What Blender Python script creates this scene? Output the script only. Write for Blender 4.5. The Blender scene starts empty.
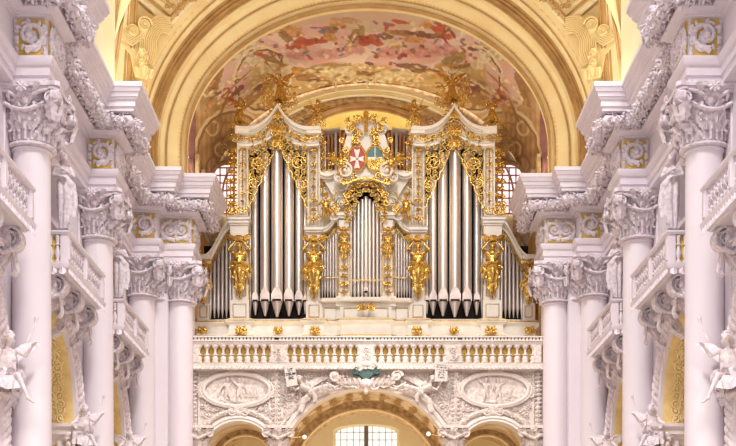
WORLD=.82; SUN=2.1; VL=50; CL=85; GL=70; UL=190; RL=80; NL=75; AL=40; EXPO=0.2
import bpy, math, random
from mathutils import Vector, Matrix
pi=math.pi; sin=math.sin; cos=math.cos
F=1250.0; EYE=1.6
COL=bpy.context.scene.collection
def X(px,d): return (px-368)*d/F
def Z(py,d): return EYE+(600-py)*d/F
def V(*a): return Vector(a)
def lerp(a,b,t): return a+(b-a)*t

# ------------------------------------------------------------- materials
def lin(c):
    return tuple(((v/255.0)/12.92 if v/255.0<=0.04045 else ((v/255.0+0.055)/1.055)**2.4) for v in c)+(1,)
def mat(name,c1,c2=None,rough=0.6,metal=0.0,scale=3.0,bump=0.0,bscale=20.0,emit=0.0,stretch=(1,1,1),spec=0.5):
    m=bpy.data.materials.new(name); m.use_nodes=True; nt=m.node_tree; b=nt.nodes['Principled BSDF']
    b.inputs['Roughness'].default_value=rough; b.inputs['Metallic'].default_value=metal
    b.inputs['Specular IOR Level'].default_value=spec
    b.inputs['Base Color'].default_value=lin(c1)
    tc=nt.nodes.new('ShaderNodeTexCoord'); mp=nt.nodes.new('ShaderNodeMapping'); mp.inputs['Scale'].default_value=stretch
    nt.links.new(tc.outputs['Object'],mp.inputs['Vector'])
    if c2:
        n=nt.nodes.new('ShaderNodeTexNoise'); n.inputs['Scale'].default_value=scale; n.inputs['Detail'].default_value=5
        nt.links.new(mp.outputs['Vector'],n.inputs['Vector'])
        r=nt.nodes.new('ShaderNodeValToRGB'); r.color_ramp.elements[0].position=.35; r.color_ramp.elements[1].position=.68
        r.color_ramp.elements[0].color=lin(c1); r.color_ramp.elements[1].color=lin(c2)
        nt.links.new(n.outputs['Fac'],r.inputs['Fac']); nt.links.new(r.outputs['Color'],b.inputs['Base Color'])
    if bump:
        n2=nt.nodes.new('ShaderNodeTexNoise'); n2.inputs['Scale'].default_value=bscale; n2.inputs['Detail'].default_value=3
        nt.links.new(mp.outputs['Vector'],n2.inputs['Vector'])
        bp=nt.nodes.new('ShaderNodeBump'); bp.inputs['Strength'].default_value=bump; bp.inputs['Distance'].default_value=.05
        nt.links.new(n2.outputs['Fac'],bp.inputs['Height']); nt.links.new(bp.outputs['Normal'],b.inputs['Normal'])
    if emit:
        b.inputs['Emission Color'].default_value=lin(c1); b.inputs['Emission Strength'].default_value=emit
    return m
M={}
M['white']=mat('white_stucco',(229,219,224),(219,208,215),.55,scale=.6,bump=.12,bscale=6)
M['shaft']=mat('polished_stucco',(230,220,225),(222,211,218),.4,scale=.35,stretch=(1,1,.3))
M['relief']=mat('carved_stucco',(236,227,231),(204,188,195),.6,scale=9,bump=.5,bscale=12)  # darker noise tone stands in for shade in the carved crevices
M['warmwhite']=mat('warm_stucco',(232,220,212),(220,205,194),.6,scale=1.5,bump=.1)
M['warmrelief']=mat('warm_carved_stucco',(236,224,216),(198,178,166),.6,scale=8,bump=.5,bscale=13)  # second tone imitates crevice shade in the carving
M['ochrefield']=mat('ochre_field',(214,184,84),(192,158,58),.7,scale=4)
M['yellow']=mat('vault_yellow',(249,229,174),(240,212,150),.7,scale=.8)
M['yellow2']=mat('vault_yellow_deep',(242,216,158),(230,198,130),.7,scale=3,bump=.3,bscale=8)
M['yellow3']=mat('vault_moulding',(200,160,100),(176,136,84),.7,scale=2)
M['cream']=mat('cream_wall',(250,236,196),(244,226,176),.7,scale=1)
M['paleyellow']=mat('pale_yellow_niche',(246,228,150),(240,214,128),.7,scale=1)
M['gold']=mat('gilding',(234,196,110),(180,136,58),.27,.85,scale=9,bump=.5,bscale=14)
M['goldfil']=mat('gilded_carving',(216,180,102),(156,118,54),.35,.7,scale=12,bump=.4,bscale=16)
M['olive']=mat('gold_leaf_backing',(206,168,74),(186,142,52),.6,.0,scale=6)
M['casew']=mat('ivory_painted_wood',(248,242,230),(238,228,212),.45,scale=2)
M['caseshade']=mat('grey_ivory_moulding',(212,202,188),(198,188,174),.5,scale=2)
M['tin']=mat('polished_tin',(236,226,216),(208,196,190),.34,.7,scale=1.2,stretch=(1,1,.2))
M['tindark']=mat('pipe_mouth_tin',(214,196,186),(180,162,152),.42,.5,scale=3)
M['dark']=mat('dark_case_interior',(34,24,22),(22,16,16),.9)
M['brown']=mat('brown_interior',(120,80,50),(92,58,36),.9)
M['redpipe']=mat('reddish_rear_pipe',(232,176,128),(196,138,96),.5,.0,scale=2)
M['ochre']=mat('painted_ochre_wall',(214,178,126),(178,134,82),.75,scale=1.2)
M['ochre2']=mat('painted_ochre_relief',(222,194,146),(168,126,76),.7,scale=5,bump=.3)
M['paint']=mat('painted_vault_ochre',(232,212,176),(186,150,104),.75,scale=1.6,bump=.1)
M['marble']=mat('red_marble',(170,120,108),(128,76,70),.4,scale=2.5)
M['floor']=mat('pale_stone_floor',(214,204,196),(196,186,178),.4,scale=.6)
M['teal']=mat('dark_green_patina',(74,106,98),(50,80,74),.5,scale=6)
M['shieldteal']=mat('teal_enamel',(84,128,128),(64,108,110),.5,scale=4)
M['shieldred']=mat('red_enamel',(196,40,36),(176,30,28),.45)
M['shieldwhite']=mat('white_enamel',(240,232,220),None,.45)
M['ink']=mat('painted_lettering',(50,44,60),None,.8)
M['brass']=mat('aged_brass',(180,150,96),(150,118,66),.4,.7)
M['glow']=mat('milk_glass_globe',(250,244,232),None,.3,emit=.6)
M['lead']=mat('window_leading',(120,112,100),None,.6)
M['lead2']=mat('mauve_lattice',(214,168,176),(190,142,152),.6)
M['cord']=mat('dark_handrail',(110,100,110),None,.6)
def glassmat(name,c,e):
    m=mat(name,c,None,.3,emit=e); return m
M['glass']=glassmat('bright_daylight_pane',(244,244,240),.8)
M['glass2']=glassmat('rosy_daylight_pane',(252,236,236),1.0)
fm=bpy.data.materials.new('fresco_paint'); fm.use_nodes=True
_a=fm.node_tree.nodes.new('ShaderNodeVertexColor'); _a.layer_name='paint'
_b=fm.node_tree.nodes['Principled BSDF']; _b.inputs['Roughness'].default_value=.8
fm.node_tree.links.new(_a.outputs['Color'],_b.inputs['Base Color']); M['fresco']=fm

# ------------------------------------------------------------- mesh collector
class MB:
    def __init__(s): s.v=[]; s.f=[]
    def add(s,vs,fs,T=None):
        o=len(s.v)
        s.v.extend([tuple(T@Vector(p)) for p in vs] if T is not None else [tuple(p) for p in vs])
        s.f.extend([tuple(i+o for i in f) for f in fs]); return s
    def join(s,o,T=None): return s.add(o.v,o.f,T)
    def box(s,x0,x1,y0,y1,z0,z1,T=None):
        if x0>x1:x0,x1=x1,x0
        if y0>y1:y0,y1=y1,y0
        if z0>z1:z0,z1=z1,z0
        return s.add([(x0,y0,z0),(x1,y0,z0),(x1,y1,z0),(x0,y1,z0),(x0,y0,z1),(x1,y0,z1),(x1,y1,z1),(x0,y1,z1)],
              [(0,3,2,1),(4,5,6,7),(0,1,5,4),(1,2,6,5),(2,3,7,6),(3,0,4,7)],T)
    def grid(s,rows,cu=False,cv=False,T=None):
        n=len(rows); m=len(rows[0]); vs=[p for r in rows for p in r]; fs=[]
        for i in range(n if cu else n-1):
            for j in range(m if cv else m-1):
                a=i*m+j; b=i*m+(j+1)%m; c=((i+1)%n)*m+(j+1)%m; d=((i+1)%n)*m+j
                fs.append((a,b,c,d))
        return s.add(vs,fs,T)
    def prism(s,poly,y0,y1,T=None):   # polygon (x,z) extruded along y
        n=len(poly); vs=[(x,y0,z) for x,z in poly]+[(x,y1,z) for x,z in poly]
        fs=[tuple(range(n)),tuple(range(2*n-1,n-1,-1))]+[(i,(i+1)%n,n+(i+1)%n,n+i) for i in range(n)]
        return s.add(vs,fs,T)
    def band(s,a,b,y0,y1,T=None):     # strip between two (x,z) curves, extruded along y
        n=len(a); rows=[[(a[i][0],y0,a[i][1]),(b[i][0],y0,b[i][1]),(b[i][0],y1,b[i][1]),(a[i][0],y1,a[i][1])] for i in range(n)]
        s.grid(rows,cv=True,T=T); o=len(s.v)-4*n
        s.f.append((o,o+1,o+2,o+3)); e=o+4*(n-1); s.f.append((e+3,e+2,e+1,e)); return s
    def tube(s,path,r,n=8,caps=True,T=None,flat=None):
        path=[Vector(p) for p in path]; k=len(path)
        if not hasattr(r,'__len__'): r=[r]*k
        up=None; rows=[]
        for i,p in enumerate(path):
            t=(path[min(i+1,k-1)]-path[max(i-1,0)])
            if t.length<1e-9: t=Vector((0,0,1))
            t.normalize()
            if up is None:
                up=Vector((0,0,1)) if abs(t.z)<.9 else Vector((1,0,0))
            a=up-t*up.dot(t)
            if a.length<1e-6: a=t.orthogonal()
            a.normalize(); up=a; b=t.cross(a)
            rows.append([tuple(p+a*(r[i]*cos(2*pi*j/n))+b*(r[i]*sin(2*pi*j/n))) for j in range(n)])
        s.grid(rows,cv=True,T=T); o=len(s.v)-n*k
        if caps:
            s.f.append(tuple(o+j for j in range(n))); s.f.append(tuple(o+n*(k-1)+n-1-j for j in range(n)))
        return s
    def lathe(s,prof,n=20,c=(0,0,0),T=None):
        rows=[[(c[0]+r*cos(2*pi*j/n),c[1]+r*sin(2*pi*j/n),c[2]+z) for j in range(n)] for r,z in prof]
        s.grid(rows,cv=True,T=T); o=len(s.v)-n*len(prof)
        s.f.append(tuple(o+n-1-j for j in range(n))); s.f.append(tuple(o+n*(len(prof)-1)+j for j in range(n))); return s
    def ball(s,c,r,n=10,T=None):
        if not hasattr(r,'__len__'): r=(r,r,r)
        h=max(4,n//2); rows=[]
        for i in range(h+1):
            a=pi*(i/h)*.998+.001
            rows.append([(c[0]+r[0]*sin(a)*cos(2*pi*j/n),c[1]+r[1]*sin(a)*sin(2*pi*j/n),c[2]-r[2]*cos(a)) for j in range(n)])
        return s.grid(rows,cv=True,T=T)
    def cap(s,a,b,ra,rb,n=10):        # tapered capsule
        a=Vector(a);b=Vector(b);t=(b-a); L=max(t.length,1e-5); t/=L
        P=[];Rr=[]
        for k in (0.02,.3,.6,.85,1): P.append(a-t*ra*cos(k*pi/2)); Rr.append(ra*sin(k*pi/2))
        for k in (1,.85,.6,.3,.02): P.append(b+t*rb*cos(k*pi/2)); Rr.append(rb*sin(k*pi/2))
        return s.tube(P,Rr,n)
    def build(s,name,m,parent=None,org=(0,0,0),sharp=35):
        me=bpy.data.meshes.new(name)
        me.from_pydata([(v[0]-org[0],v[1]-org[1],v[2]-org[2]) for v in s.v],[],s.f); me.validate()
        me.update()
        me.polygons.foreach_set('use_smooth',[True]*len(me.polygons)); me.set_sharp_from_angle(angle=math.radians(sharp))
        return link(name,me,m,parent,org)
def link(name,me,m,parent=None,org=(0,0,0)):
    mm=M[m] if isinstance(m,str) else m
    if mm and not me.materials: me.materials.append(mm)
    o=bpy.data.objects.new(name,me); COL.objects.link(o)
    if mm and me.materials[0]!=mm: o.material_slots[0].link='OBJECT'; o.material_slots[0].material=mm
    if parent is not None: o.parent=parent
    else: o.location=org
    return o
def tag(o,label=None,cat=None,group=None,kind=None):
    if label:o['label']=label
    if cat:o['category']=cat
    if group:o['group']=group
    if kind:o['kind']=kind
    return o
class Thing:
    def __init__(s,name,label,cat,loc,group=None):
        s.o=bpy.data.objects.new(name,None); COL.objects.link(s.o); s.o.location=loc; s.o.empty_display_size=.2; s.loc=loc
        tag(s.o,label,cat,group)
    def part(s,name,mb,m,sub=None,label=None,sharp=35):
        o=mb.build(name,m,sub or s.o,s.loc,sharp)
        if label:o['label']=label
        return o
    def mesh(s,name,me,m,at=(0,0,0),rot=(0,0,0),sc=(1,1,1),sub=None):   # existing mesh at world point
        o=link(name,me,m,sub or s.o); o.location=tuple(at[i]-s.loc[i] for i in range(3)) if sub is None else at
        o.rotation_euler=rot; o.scale=sc; return o
def kids(o): return [c for c in COL.objects if c.parent==o]
def copytree(o,parent=None):
    c=o.copy(); COL.objects.link(c)
    if parent is not None: c.parent=parent
    for k in kids(o): copytree(k,c)
    return c
def mirror(o,label=None,group=None):
    c=copytree(o); c.location.x=-o.location.x; c.scale=(-o.scale.x,o.scale.y,o.scale.z)
    r=o.rotation_euler; c.rotation_euler=(r.x,-r.y,-r.z)
    if label:c['label']=label
    if group:c['group']=group
    return c
def struct(name,mb,m,sharp=35,parent=None):
    o=mb.build(name,m,parent,sharp=sharp)
    if parent is None: o['kind']='structure'
    return o
def single(name,label,cat,mb,m,org,group=None,sharp=35):
    return tag(mb.build(name,m,None,org,sharp),label,cat,group)

# sweep a profile [(offset,z)...] along a plan polyline; offset goes to the left of travel
def sweep(mb,poly,prof,closed_prof=True,T=None):
    n=len(poly); rows=[]
    for i in range(n):
        p=Vector(poly[i]).to_2d() if len(poly[i])==3 else Vector(poly[i])
        d0=(Vector(poly[i])-Vector(poly[i-1])).normalized() if i>0 else None
        d1=(Vector(poly[i+1])-Vector(poly[i])).normalized() if i<n-1 else None
        if d0 is None:d0=d1
        if d1 is None:d1=d0
        n0=Vector((-d0.y,d0.x)); n1=Vector((-d1.y,d1.x)); m=(n0+n1)
        if m.length<1e-6: m=n0
        m.normalize(); k=1/max(.3,m.dot(n0))
        rows.append([(p.x+m.x*o*k,p.y+m.y*o*k,z) for o,z in prof])
    mb.grid(rows,cv=closed_prof,T=T)
    o=len(mb.v)-n*len(prof); q=len(prof)
    mb.f.append(tuple(o+j for j in range(q))); mb.f.append(tuple(o+q*(n-1)+q-1-j for j in range(q)))

# ------------------------------------------------------------- ornament generators
def leaf(mb,T,L,W,flare=.25,curl=2.6,lobes=5,nu=5,nv=9):
    rows=[]; x=0.;z=0.;st=L/(nv-1)*1.15
    for i in range(nv):
        t=i/(nv-1); a=flare+curl*max(0,(t-.5)/.5)**1.6
        w=W*.5*(sin(pi*(.14+.8*t))**.7)*(1+.22*sin(lobes*2*pi*t))
        row=[]
        for j in range(nu):
            u=-1+2*j/(nu-1)
            off=.22*W*(1-abs(u))- (.1*W if abs(abs(u)-.5)<.01 else 0)
            row.append((u*w, -(x+off*cos(a)), z+off*sin(a)*.3))
        rows.append(row); x+=st*sin(a); z+=st*cos(a)
    mb.grid(rows,T=T)       # leaf stands on z, curls toward -y
def spiral(c,r,turns,a0,hand=1,n=22,k=.16):
    P=[]
    for i in range(n+1):
        t=i/n; a=a0+hand*turns*2*pi*t; rr=r*(1-t)**.8*(1-k*t)+r*.08
        P.append((c[0]+rr*cos(a),c[1]+rr*sin(a)))
    return P
def scrollpath(mb,P,r0,r1,T,y=0,n=6,bulb=True):
    k=len(P); mb.tube([(p[0],y,p[1]) for p in P],[lerp(r0,r1,i/(k-1)) for i in range(k)],n,T=T)
    if bulb: mb.ball((P[-1][0],y,P[-1][1]),r0*1.5,8,T=T)
def leaflet(mb,x,z,a,L,W,T,y=0,th=.4):
    # almond leaf in the x-z plane with a raised rib
    c,s_=cos(a),sin(a); pts=[]
    for (u,v) in ((0,0),(.3,-.5),(.65,-.42),(1,0),(.65,.42),(.3,.5)):
        pts.append((x+c*u*L-s_*v*W,y,z+s_*u*L+c*v*W))
    pts.append((x+c*.45*L,y-th*W,z+s_*.45*L))
    mb.add(pts,[(6,i,(i+1)%6) for i in range(6)]+[(5,4,3,2,1,0)],T)
def rinceau(mb,T,x0,x1,z0,z1,r=.03,cell=.35,seed=1,inside=None,y=0,leafs=3,turns=1.4,lf=.62):
    rd=random.Random(seed); nx=max(1,round((x1-x0)/cell)); nz=max(1,round((z1-z0)/cell))
    cx=(x1-x0)/nx; cz=(z1-z0)/nz
    for i in range(nx):
        for j in range(nz):
            x=x0+(i+.5)*cx+rd.uniform(-.1,.1)*cx; z=z0+(j+.5)*cz+rd.uniform(-.1,.1)*cz
            if inside and not inside(x,z): continue
            R=min(cx,cz)*.5*rd.uniform(.85,1.1); h=1 if (i+j)%2 else -1; a0=rd.uniform(0,2*pi)
            P=spiral((x,z),R,turns,a0,h,14)
            e=(P[0][0]+cx*.5*rd.uniform(-1,1),P[0][1]+cz*.5*rd.choice((-1,1)))
            scrollpath(mb,[e,((e[0]*.4+P[0][0]*.6),(e[1]*.4+P[0][1]*.6))]+P,r,r*.6,T,y)
            for q in range(leafs):
                a=rd.uniform(0,2*pi); leaflet(mb,x+R*.8*cos(a),z+R*.8*sin(a),a+rd.uniform(-1,1),R*lf*1.2,R*lf*.6,T,y)
def rosette(mb,T,r,n=8,y=0):
    for i in range(n):
        a=2*pi*i/n; leaflet(mb,0,0,a,r,r*.7,T,y-.02)
    mb.ball((0,y-.03,0),r*.22,8,T=T)
def garland(mb,path,r,seed=0,dens=26,lo=.8):
    # thick swag of leaves and blossoms around a path
    rd=random.Random(seed); path=[Vector(p) for p in path]
    mb.tube(path,r*.72,8)
    for i in range(len(path)-1):
        a,b=path[i],path[i+1]; t=(b-a); L=t.length
        if L<1e-4: continue
        t.normalize(); u=t.orthogonal().normalized(); w=t.cross(u)
        for _ in range(int(L*dens*2)+1):
            s=rd.random(); th=rd.uniform(0,2*pi); nrm=u*cos(th)+w*sin(th)
            p=a+t*L*s+nrm*r*rd.uniform(.6,.95)
            if rd.random()<.4:
                mb.ball(tuple(p),r*rd.uniform(.12,.24),6)
            else:
                d=(t*rd.uniform(.2,1)+u*rd.uniform(-1,1)*.8+w*rd.uniform(-1,1)*.8).normalized()
                sd=d.cross(nrm); 
                if sd.length<1e-3: continue
                sd.normalize(); Lf=r*rd.uniform(.35,.6); Wf=Lf*.34
                mb.add([tuple(p),tuple(p+d*Lf*.5+sd*Wf+nrm*.1*Lf),tuple(p+d*Lf+nrm*Lf*.5),tuple(p+d*Lf*.5-sd*Wf+nrm*.1*Lf),tuple(p+d*Lf*.5+nrm*Lf*.38)],
                       [(0,1,4),(1,2,4),(2,3,4),(3,0,4)])
def xf(loc,rz=0,rx=0,s=1,ry=0):
    return Matrix.Translation(loc)@Matrix.Rotation(rz,4,'Z')@Matrix.Rotation(ry,4,'Y')@Matrix.Rotation(rx,4,'X')@Matrix.Scale(s,4)
def volute_band(mb,T,R,w,turns=2.0,a0=-pi/2,hand=1,th=.28,n=30):
    # flat ribbon spiral (in x-z), width w along y
    P=spiral((0,0),R,turns,a0,hand,n); rows=[]
    for i,p in enumerate(P):
        q=R*th*(1-.75*i/n); d=Vector((p[0],p[1])); l=max(d.length,1e-4); d/=l
        inn=(p[0]-d.x*q*.6,p[1]-d.y*q*.6)
        rows.append([(p[0],-w/2,p[1]),(p[0],w/2,p[1]),(inn[0],w/2*.9,inn[1]),(inn[0],-w/2*.9,inn[1])])
    mb.grid(rows,cv=True,T=T); mb.tube([(0,-w*.55,0),(0,w*.55,0)],R*.2,10,T=T); mb.tube([(0,-w*.22,0),(0,w*.22,0)],R*.72,18,T=T)
# ------------------------------------------------------------- figures
def fuse(mb,voxel=.02,smooth=2,extra=None):
    me=bpy.data.meshes.new('tmp'); me.from_pydata(mb.v,[],mb.f); me.update()
    o=bpy.data.objects.new('tmp',me); COL.objects.link(o)
    r=o.modifiers.new('r','REMESH'); r.mode='VOXEL'; r.voxel_size=voxel
    if smooth:
        s=o.modifiers.new('s','SMOOTH'); s.iterations=smooth; s.factor=.5
    dg=bpy.context.evaluated_depsgraph_get(); dg.update()
    out=bpy.data.meshes.new_from_object(o.evaluated_get(dg)); bpy.data.objects.remove(o)
    out.polygons.foreach_set('use_smooth',[True]*len(out.polygons))
    return out
def hand(mb,w,d,curl=.5,side=1,s=1.0,up=(0,0,1)):
    # palm + four bent fingers of different length + thumb from the side of the palm
    w=Vector(w); d=Vector(d).normalized(); u=Vector(up); u=(u-d*u.dot(d))
    if u.length<.1: u=d.orthogonal()
    u.normalize(); x=d.cross(u)
    mb.cap(w,w+d*.05*s,.026*s,.03*s); mb.cap(w+d*.04*s+x*.022*s,w+d*.085*s+x*.028*s,.02*s,.017*s); mb.cap(w+d*.04*s-x*.022*s,w+d*.085*s-x*.028*s,.02*s,.017*s)
    for k,(o,l) in enumerate(((-.033,.06),(-.011,.075),(.011,.07),(.033,.052))):
        a=w+d*.085*s+x*o*s; b=a+(d*cos(curl*.5)-u*sin(curl*.5))*l*.5*s+x*o*.3*s; c=b+(d*cos(curl*1.4)-u*sin(curl*1.4))*l*.55*s
        mb.cap(a,b,.0125*s,.0115*s,6); mb.cap(b,c,.0115*s,.009*s,6)
    a=w+d*.025*s+x*side*.03*s; b=a+(d*.6+x*side*.8-u*.2)*.04*s; mb.cap(a,b,.015*s,.013*s,6); mb.cap(b,b+(d*.9+x*side*.25-u*.4)*.035*s,.013*s,.01*s,6)
def head(mb,c,face=(0,-1,0),r=.105,hair='curl'):
    c=Vector(c); f=Vector(face).normalized(); s=r/.105; up=Vector((0,0,1)); up=(up-f*up.dot(f)).normalized(); x=f.cross(up)
    T=Matrix((( x.x,-f.x,up.x,c.x),(x.y,-f.y,up.y,c.y),(x.z,-f.z,up.z,c.z),(0,0,0,1)))@Matrix.Scale(s,4)
    mb.ball((0,0,.03),(.08,.096,.09),14,T=T); mb.ball((0,-.02,-.035),(.062,.07,.075),12,T=T); mb.ball((0,-.06,-.09),(.024,.022,.02),8,T=T)
    mb.ball((0,-.105,-.012),(.015,.022,.028),8,T=T); mb.ball((0,-.09,.012),(.05,.016,.012),8,T=T)
    mb.ball((0,-.086,-.055),(.025,.014,.01),8,T=T)
    for e in (-1,1):
        mb.ball((e*.03,-.083,0),(.014,.01,.008),8,T=T); mb.ball((e*.08,.005,-.01),(.012,.02,.03),8,T=T); mb.ball((e*.04,-.06,-.035),(.025,.025,.025),8,T=T)
    return T
def hairmesh(T,seed=0,longh=True):
    mb=MB(); rd=random.Random(seed)
    mb.ball((0,.02,.045),(.09,.1,.088),14,T=T)
    for i in range(46):
        a=rd.uniform(0,2*pi); e=rd.uniform(-.5,1.4)
        p=(cos(a)*cos(e)*.088,sin(a)*cos(e)*.1+.02,.045+sin(e)*.088)
        if p[1]<-.045 and p[2]<.085: continue
        mb.ball(p,rd.uniform(.016,.028),6,T=T)
    if longh:
        for e in (-1,0,1): mb.tube([(e*.06,.07,0),(e*.075,.095,-.07),(e*.07,.085,-.14)],[.035,.035,.015],6,T=T)
    return mb
def body(J,k=1.0,child=False,legs=True):
    """J: joints dict. one continuous surface"""
    mb=MB(); c=1.35 if child else 1.0; q=k*c
    P=lambda n:Vector(J[n])
    pel,ch,nk=P('pelvis'),P('chest'),P('neck')
    w=(P('shL')-P('shR'))
    wd=w.normalized(); 
    mb.cap(pel-wd*.06*k,pel+wd*.06*k,.115*q,.115*q,14); mb.cap(pel,ch,.115*q,.125*q,14)
    mb.cap(ch-wd*.06*k,ch+wd*.06*k,.12*q,.12*q,14); mb.cap(lerp(ch,nk,.5)-wd*.1*k,lerp(ch,nk,.5)+wd*.1*k,.075*q,.075*q,12)
    mb.cap(lerp(ch,nk,.6),nk,.07*q,.05*q); mb.cap(nk,P('head'),.05*q,.05*q)
    if child: mb.ball(tuple(lerp(pel,ch,.35)+Vector(J.get('face',(0,-1,0)))*.04*k),(.14*k*1.1,)*3,14)
    for S in 'LR':
        sh,el,wr=P('sh'+S),P('el'+S),P('wr'+S)
        mb.cap(lerp(ch,sh,.5),sh,.065*q,.06*q); mb.cap(sh,el,.055*q,.042*q,12); mb.cap(el,wr,.042*q,.027*q,12)
        mb.ball(tuple(lerp(sh,el,.45)),(.055*q,)*3,8)
        hd=(wr-el).normalized(); hand(mb,wr,hd,J.get('curl',.7),1 if S=='L' else -1,k*1.05*(1.0 if not child else .95))
        if legs:
            hp,kn,an=P('hp'+S),P('kn'+S),P('an'+S)
            mb.cap(hp,kn,.088*q,.058*q,12); mb.cap(kn,an,.056*q,.033*q,12); mb.ball(tuple(lerp(kn,an,.3)+Vector((0,.02*k,0))),(.056*q,)*3,8)
            ft=J.get('ft'+S); ft=Vector(ft) if ft else an+Vector((0,-.15*k,-.05*k))
            mb.cap(an,an+Vector((0,.03*k,-.03*k)),.032*q,.032*q); mb.cap(an+Vector((0,0,-.03*k)),ft,.034*q,.028*q,10)
    return mb
def wing(mb,root,dirv,up,L=.8,W=.34,n=9):
    # feathered wing: overlapping blades fanning from an arched leading edge
    root=Vector(root); d=Vector(dirv).normalized(); u=Vector(up).normalized()
    P=[root+d*L*t+u*(sin(t*pi)*.16*L+.1*L*t) for t in [i/n for i in range(n+1)]]
    mb.tube(P,[.04*(1-.6*i/n) for i in range(n+1)],8)
    nrm=d.cross(u).normalized()
    for row,(sc,off) in enumerate(((1,0),(.62,.018))):
        for i in range(n*2):
            t=(i+.5)/(n*2); p=root+d*L*t+u*(sin(t*pi)*.16*L+.1*L*t)
            fd=(-u*(1-.55*t)+d*(.15+.95*t)).normalized(); Lf=W*sc*(.7+.8*t); sd=fd.cross(nrm).normalized(); wf=.04
            o=nrm*off*(1 if row else 1)
            mb.add([tuple(p+sd*wf+o),tuple(p+fd*Lf*.75+sd*wf+o),tuple(p+fd*Lf+o),tuple(p+fd*Lf*.75-sd*wf+o),tuple(p-sd*wf+o),tuple(p+fd*Lf*.5+o+nrm*.022),tuple(p+fd*Lf*.5+o-nrm*.012)],
                   [(0,1,5),(1,2,5),(2,3,5),(3,4,5),(4,0,5),(1,0,6),(2,1,6),(3,2,6),(4,3,6),(0,4,6)])
def skirt(mb,pts,radii,folds=9,amp=.16,seed=0,n=44,T=None,flat=1.0):
    rd=random.Random(seed); ph=rd.uniform(0,6); rows=[]
    for i,(p,r) in enumerate(zip(pts,radii)):
        t=i/(len(pts)-1); row=[]
        for j in range(n):
            a=2*pi*j/n; rr=r*(1+amp*t*sin(folds*a+ph+1.2*t)+amp*.5*t*sin((folds//2)*a+2*ph))
            row.append((p[0]+rr*cos(a),p[1]+rr*sin(a)*flat,p[2]+.03*t*sin(3*a+ph)))
        rows.append(row)
    mb.grid(rows,cv=True,T=T)
def sash(mb,P,w=.08,T=None):
    # fluttering ribbon of cloth with two folds
    P=[Vector(p) for p in P]; rows=[]
    for i,p in enumerate(P):
        t=(P[min(i+1,len(P)-1)]-P[max(i-1,0)]).normalized(); s=t.cross(Vector((0,1,.2))).normalized(); k=1-.3*i/len(P)
        rows.append([tuple(p+s*w*k*u+Vector((0,-.03*(1-abs(u)*1.2)*(1+.5*sin(i)),0))) for u in (-1,-.5,0,.5,1)])
    mb.grid(rows,T=T)
STAND=dict(pelvis=(0,0,.95),chest=(0,0,1.28),neck=(0,0,1.48),head=(0,-.015,1.64),shL=(.17,0,1.42),shR=(-.17,0,1.42),
 elL=(.27,-.02,1.16),elR=(-.27,-.02,1.16),wrL=(.3,-.12,.94),wrR=(-.3,-.12,.94),hpL=(.09,0,.9),hpR=(-.09,0,.9),
 knL=(.1,-.04,.5),knR=(-.11,.02,.5),anL=(.1,0,.09),anR=(-.12,.06,.09))
FIG={}
def figure(key,J,child=False,k=1.0,legs=True,robe=None,wings=None,face=(0,-1,0),extra=None,vox=.018,sash_=None,longh=True,hr=None):
    """cached list of (part name, mesh) in local coords"""
    if key in FIG: return FIG[key]
    D=dict(STAND); D.update(J); D['face']=face
    b=body(D,k,child,legs); T=head(b,D['head'],face,hr or (.105*k*(1.45 if child else 1.0)))
    parts=[('body',fuse(b,vox,1))]
    def mk(mb,nm):
        me=bpy.data.meshes.new(nm); me.from_pydata(mb.v,[],mb.f); me.update(); me.polygons.foreach_set('use_smooth',[True]*len(me.polygons)); me.set_sharp_from_angle(angle=math.radians(50)); return me
    parts.append(('hair',mk(hairmesh(T,len(key),longh),'hair')))
    if robe: m=MB(); robe(m); parts.append(('robe',mk(m,'robe')))
    if wings:
        for w in wings:
            m=MB(); wing(m,*w); parts.append(('wing',mk(m,'wing')))
    if sash_: m=MB(); sash_(m); parts.append(('sash',mk(m,'sash')))
    if extra:
        for nm,fn in extra: m=MB(); fn(m); parts.append((nm,mk(m,nm)))
    FIG[key]=parts; return parts
def place(fig,name,label,cat,loc,rz=0,s=1,m='gold',group=None,flip=False,sy=1,mats={}):
    root=bpy.data.objects.new(name,None); COL.objects.link(root); root.location=loc; root.rotation_euler=(0,0,rz); root.scale=(-s if flip else s,s*sy,s); root.empty_display_size=.2
    tag(root,label,cat,group)
    for nm,me in fig: link(nm,me,mats.get(nm,m),root)
    return root
def place_part(fig,name,parent,loc,rz=0,s=1,m='gold',flip=False,sy=1):
    # a carved figure that is part of a thing: first mesh is the part, the rest its sub-parts
    b=link(name,fig[0][1],m,parent); b.location=loc; b.rotation_euler=(0,0,rz); b.scale=(-s if flip else s,s*sy,s)
    for nm,me in fig[1:]: link(nm,me,m,b)
    return b
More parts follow.
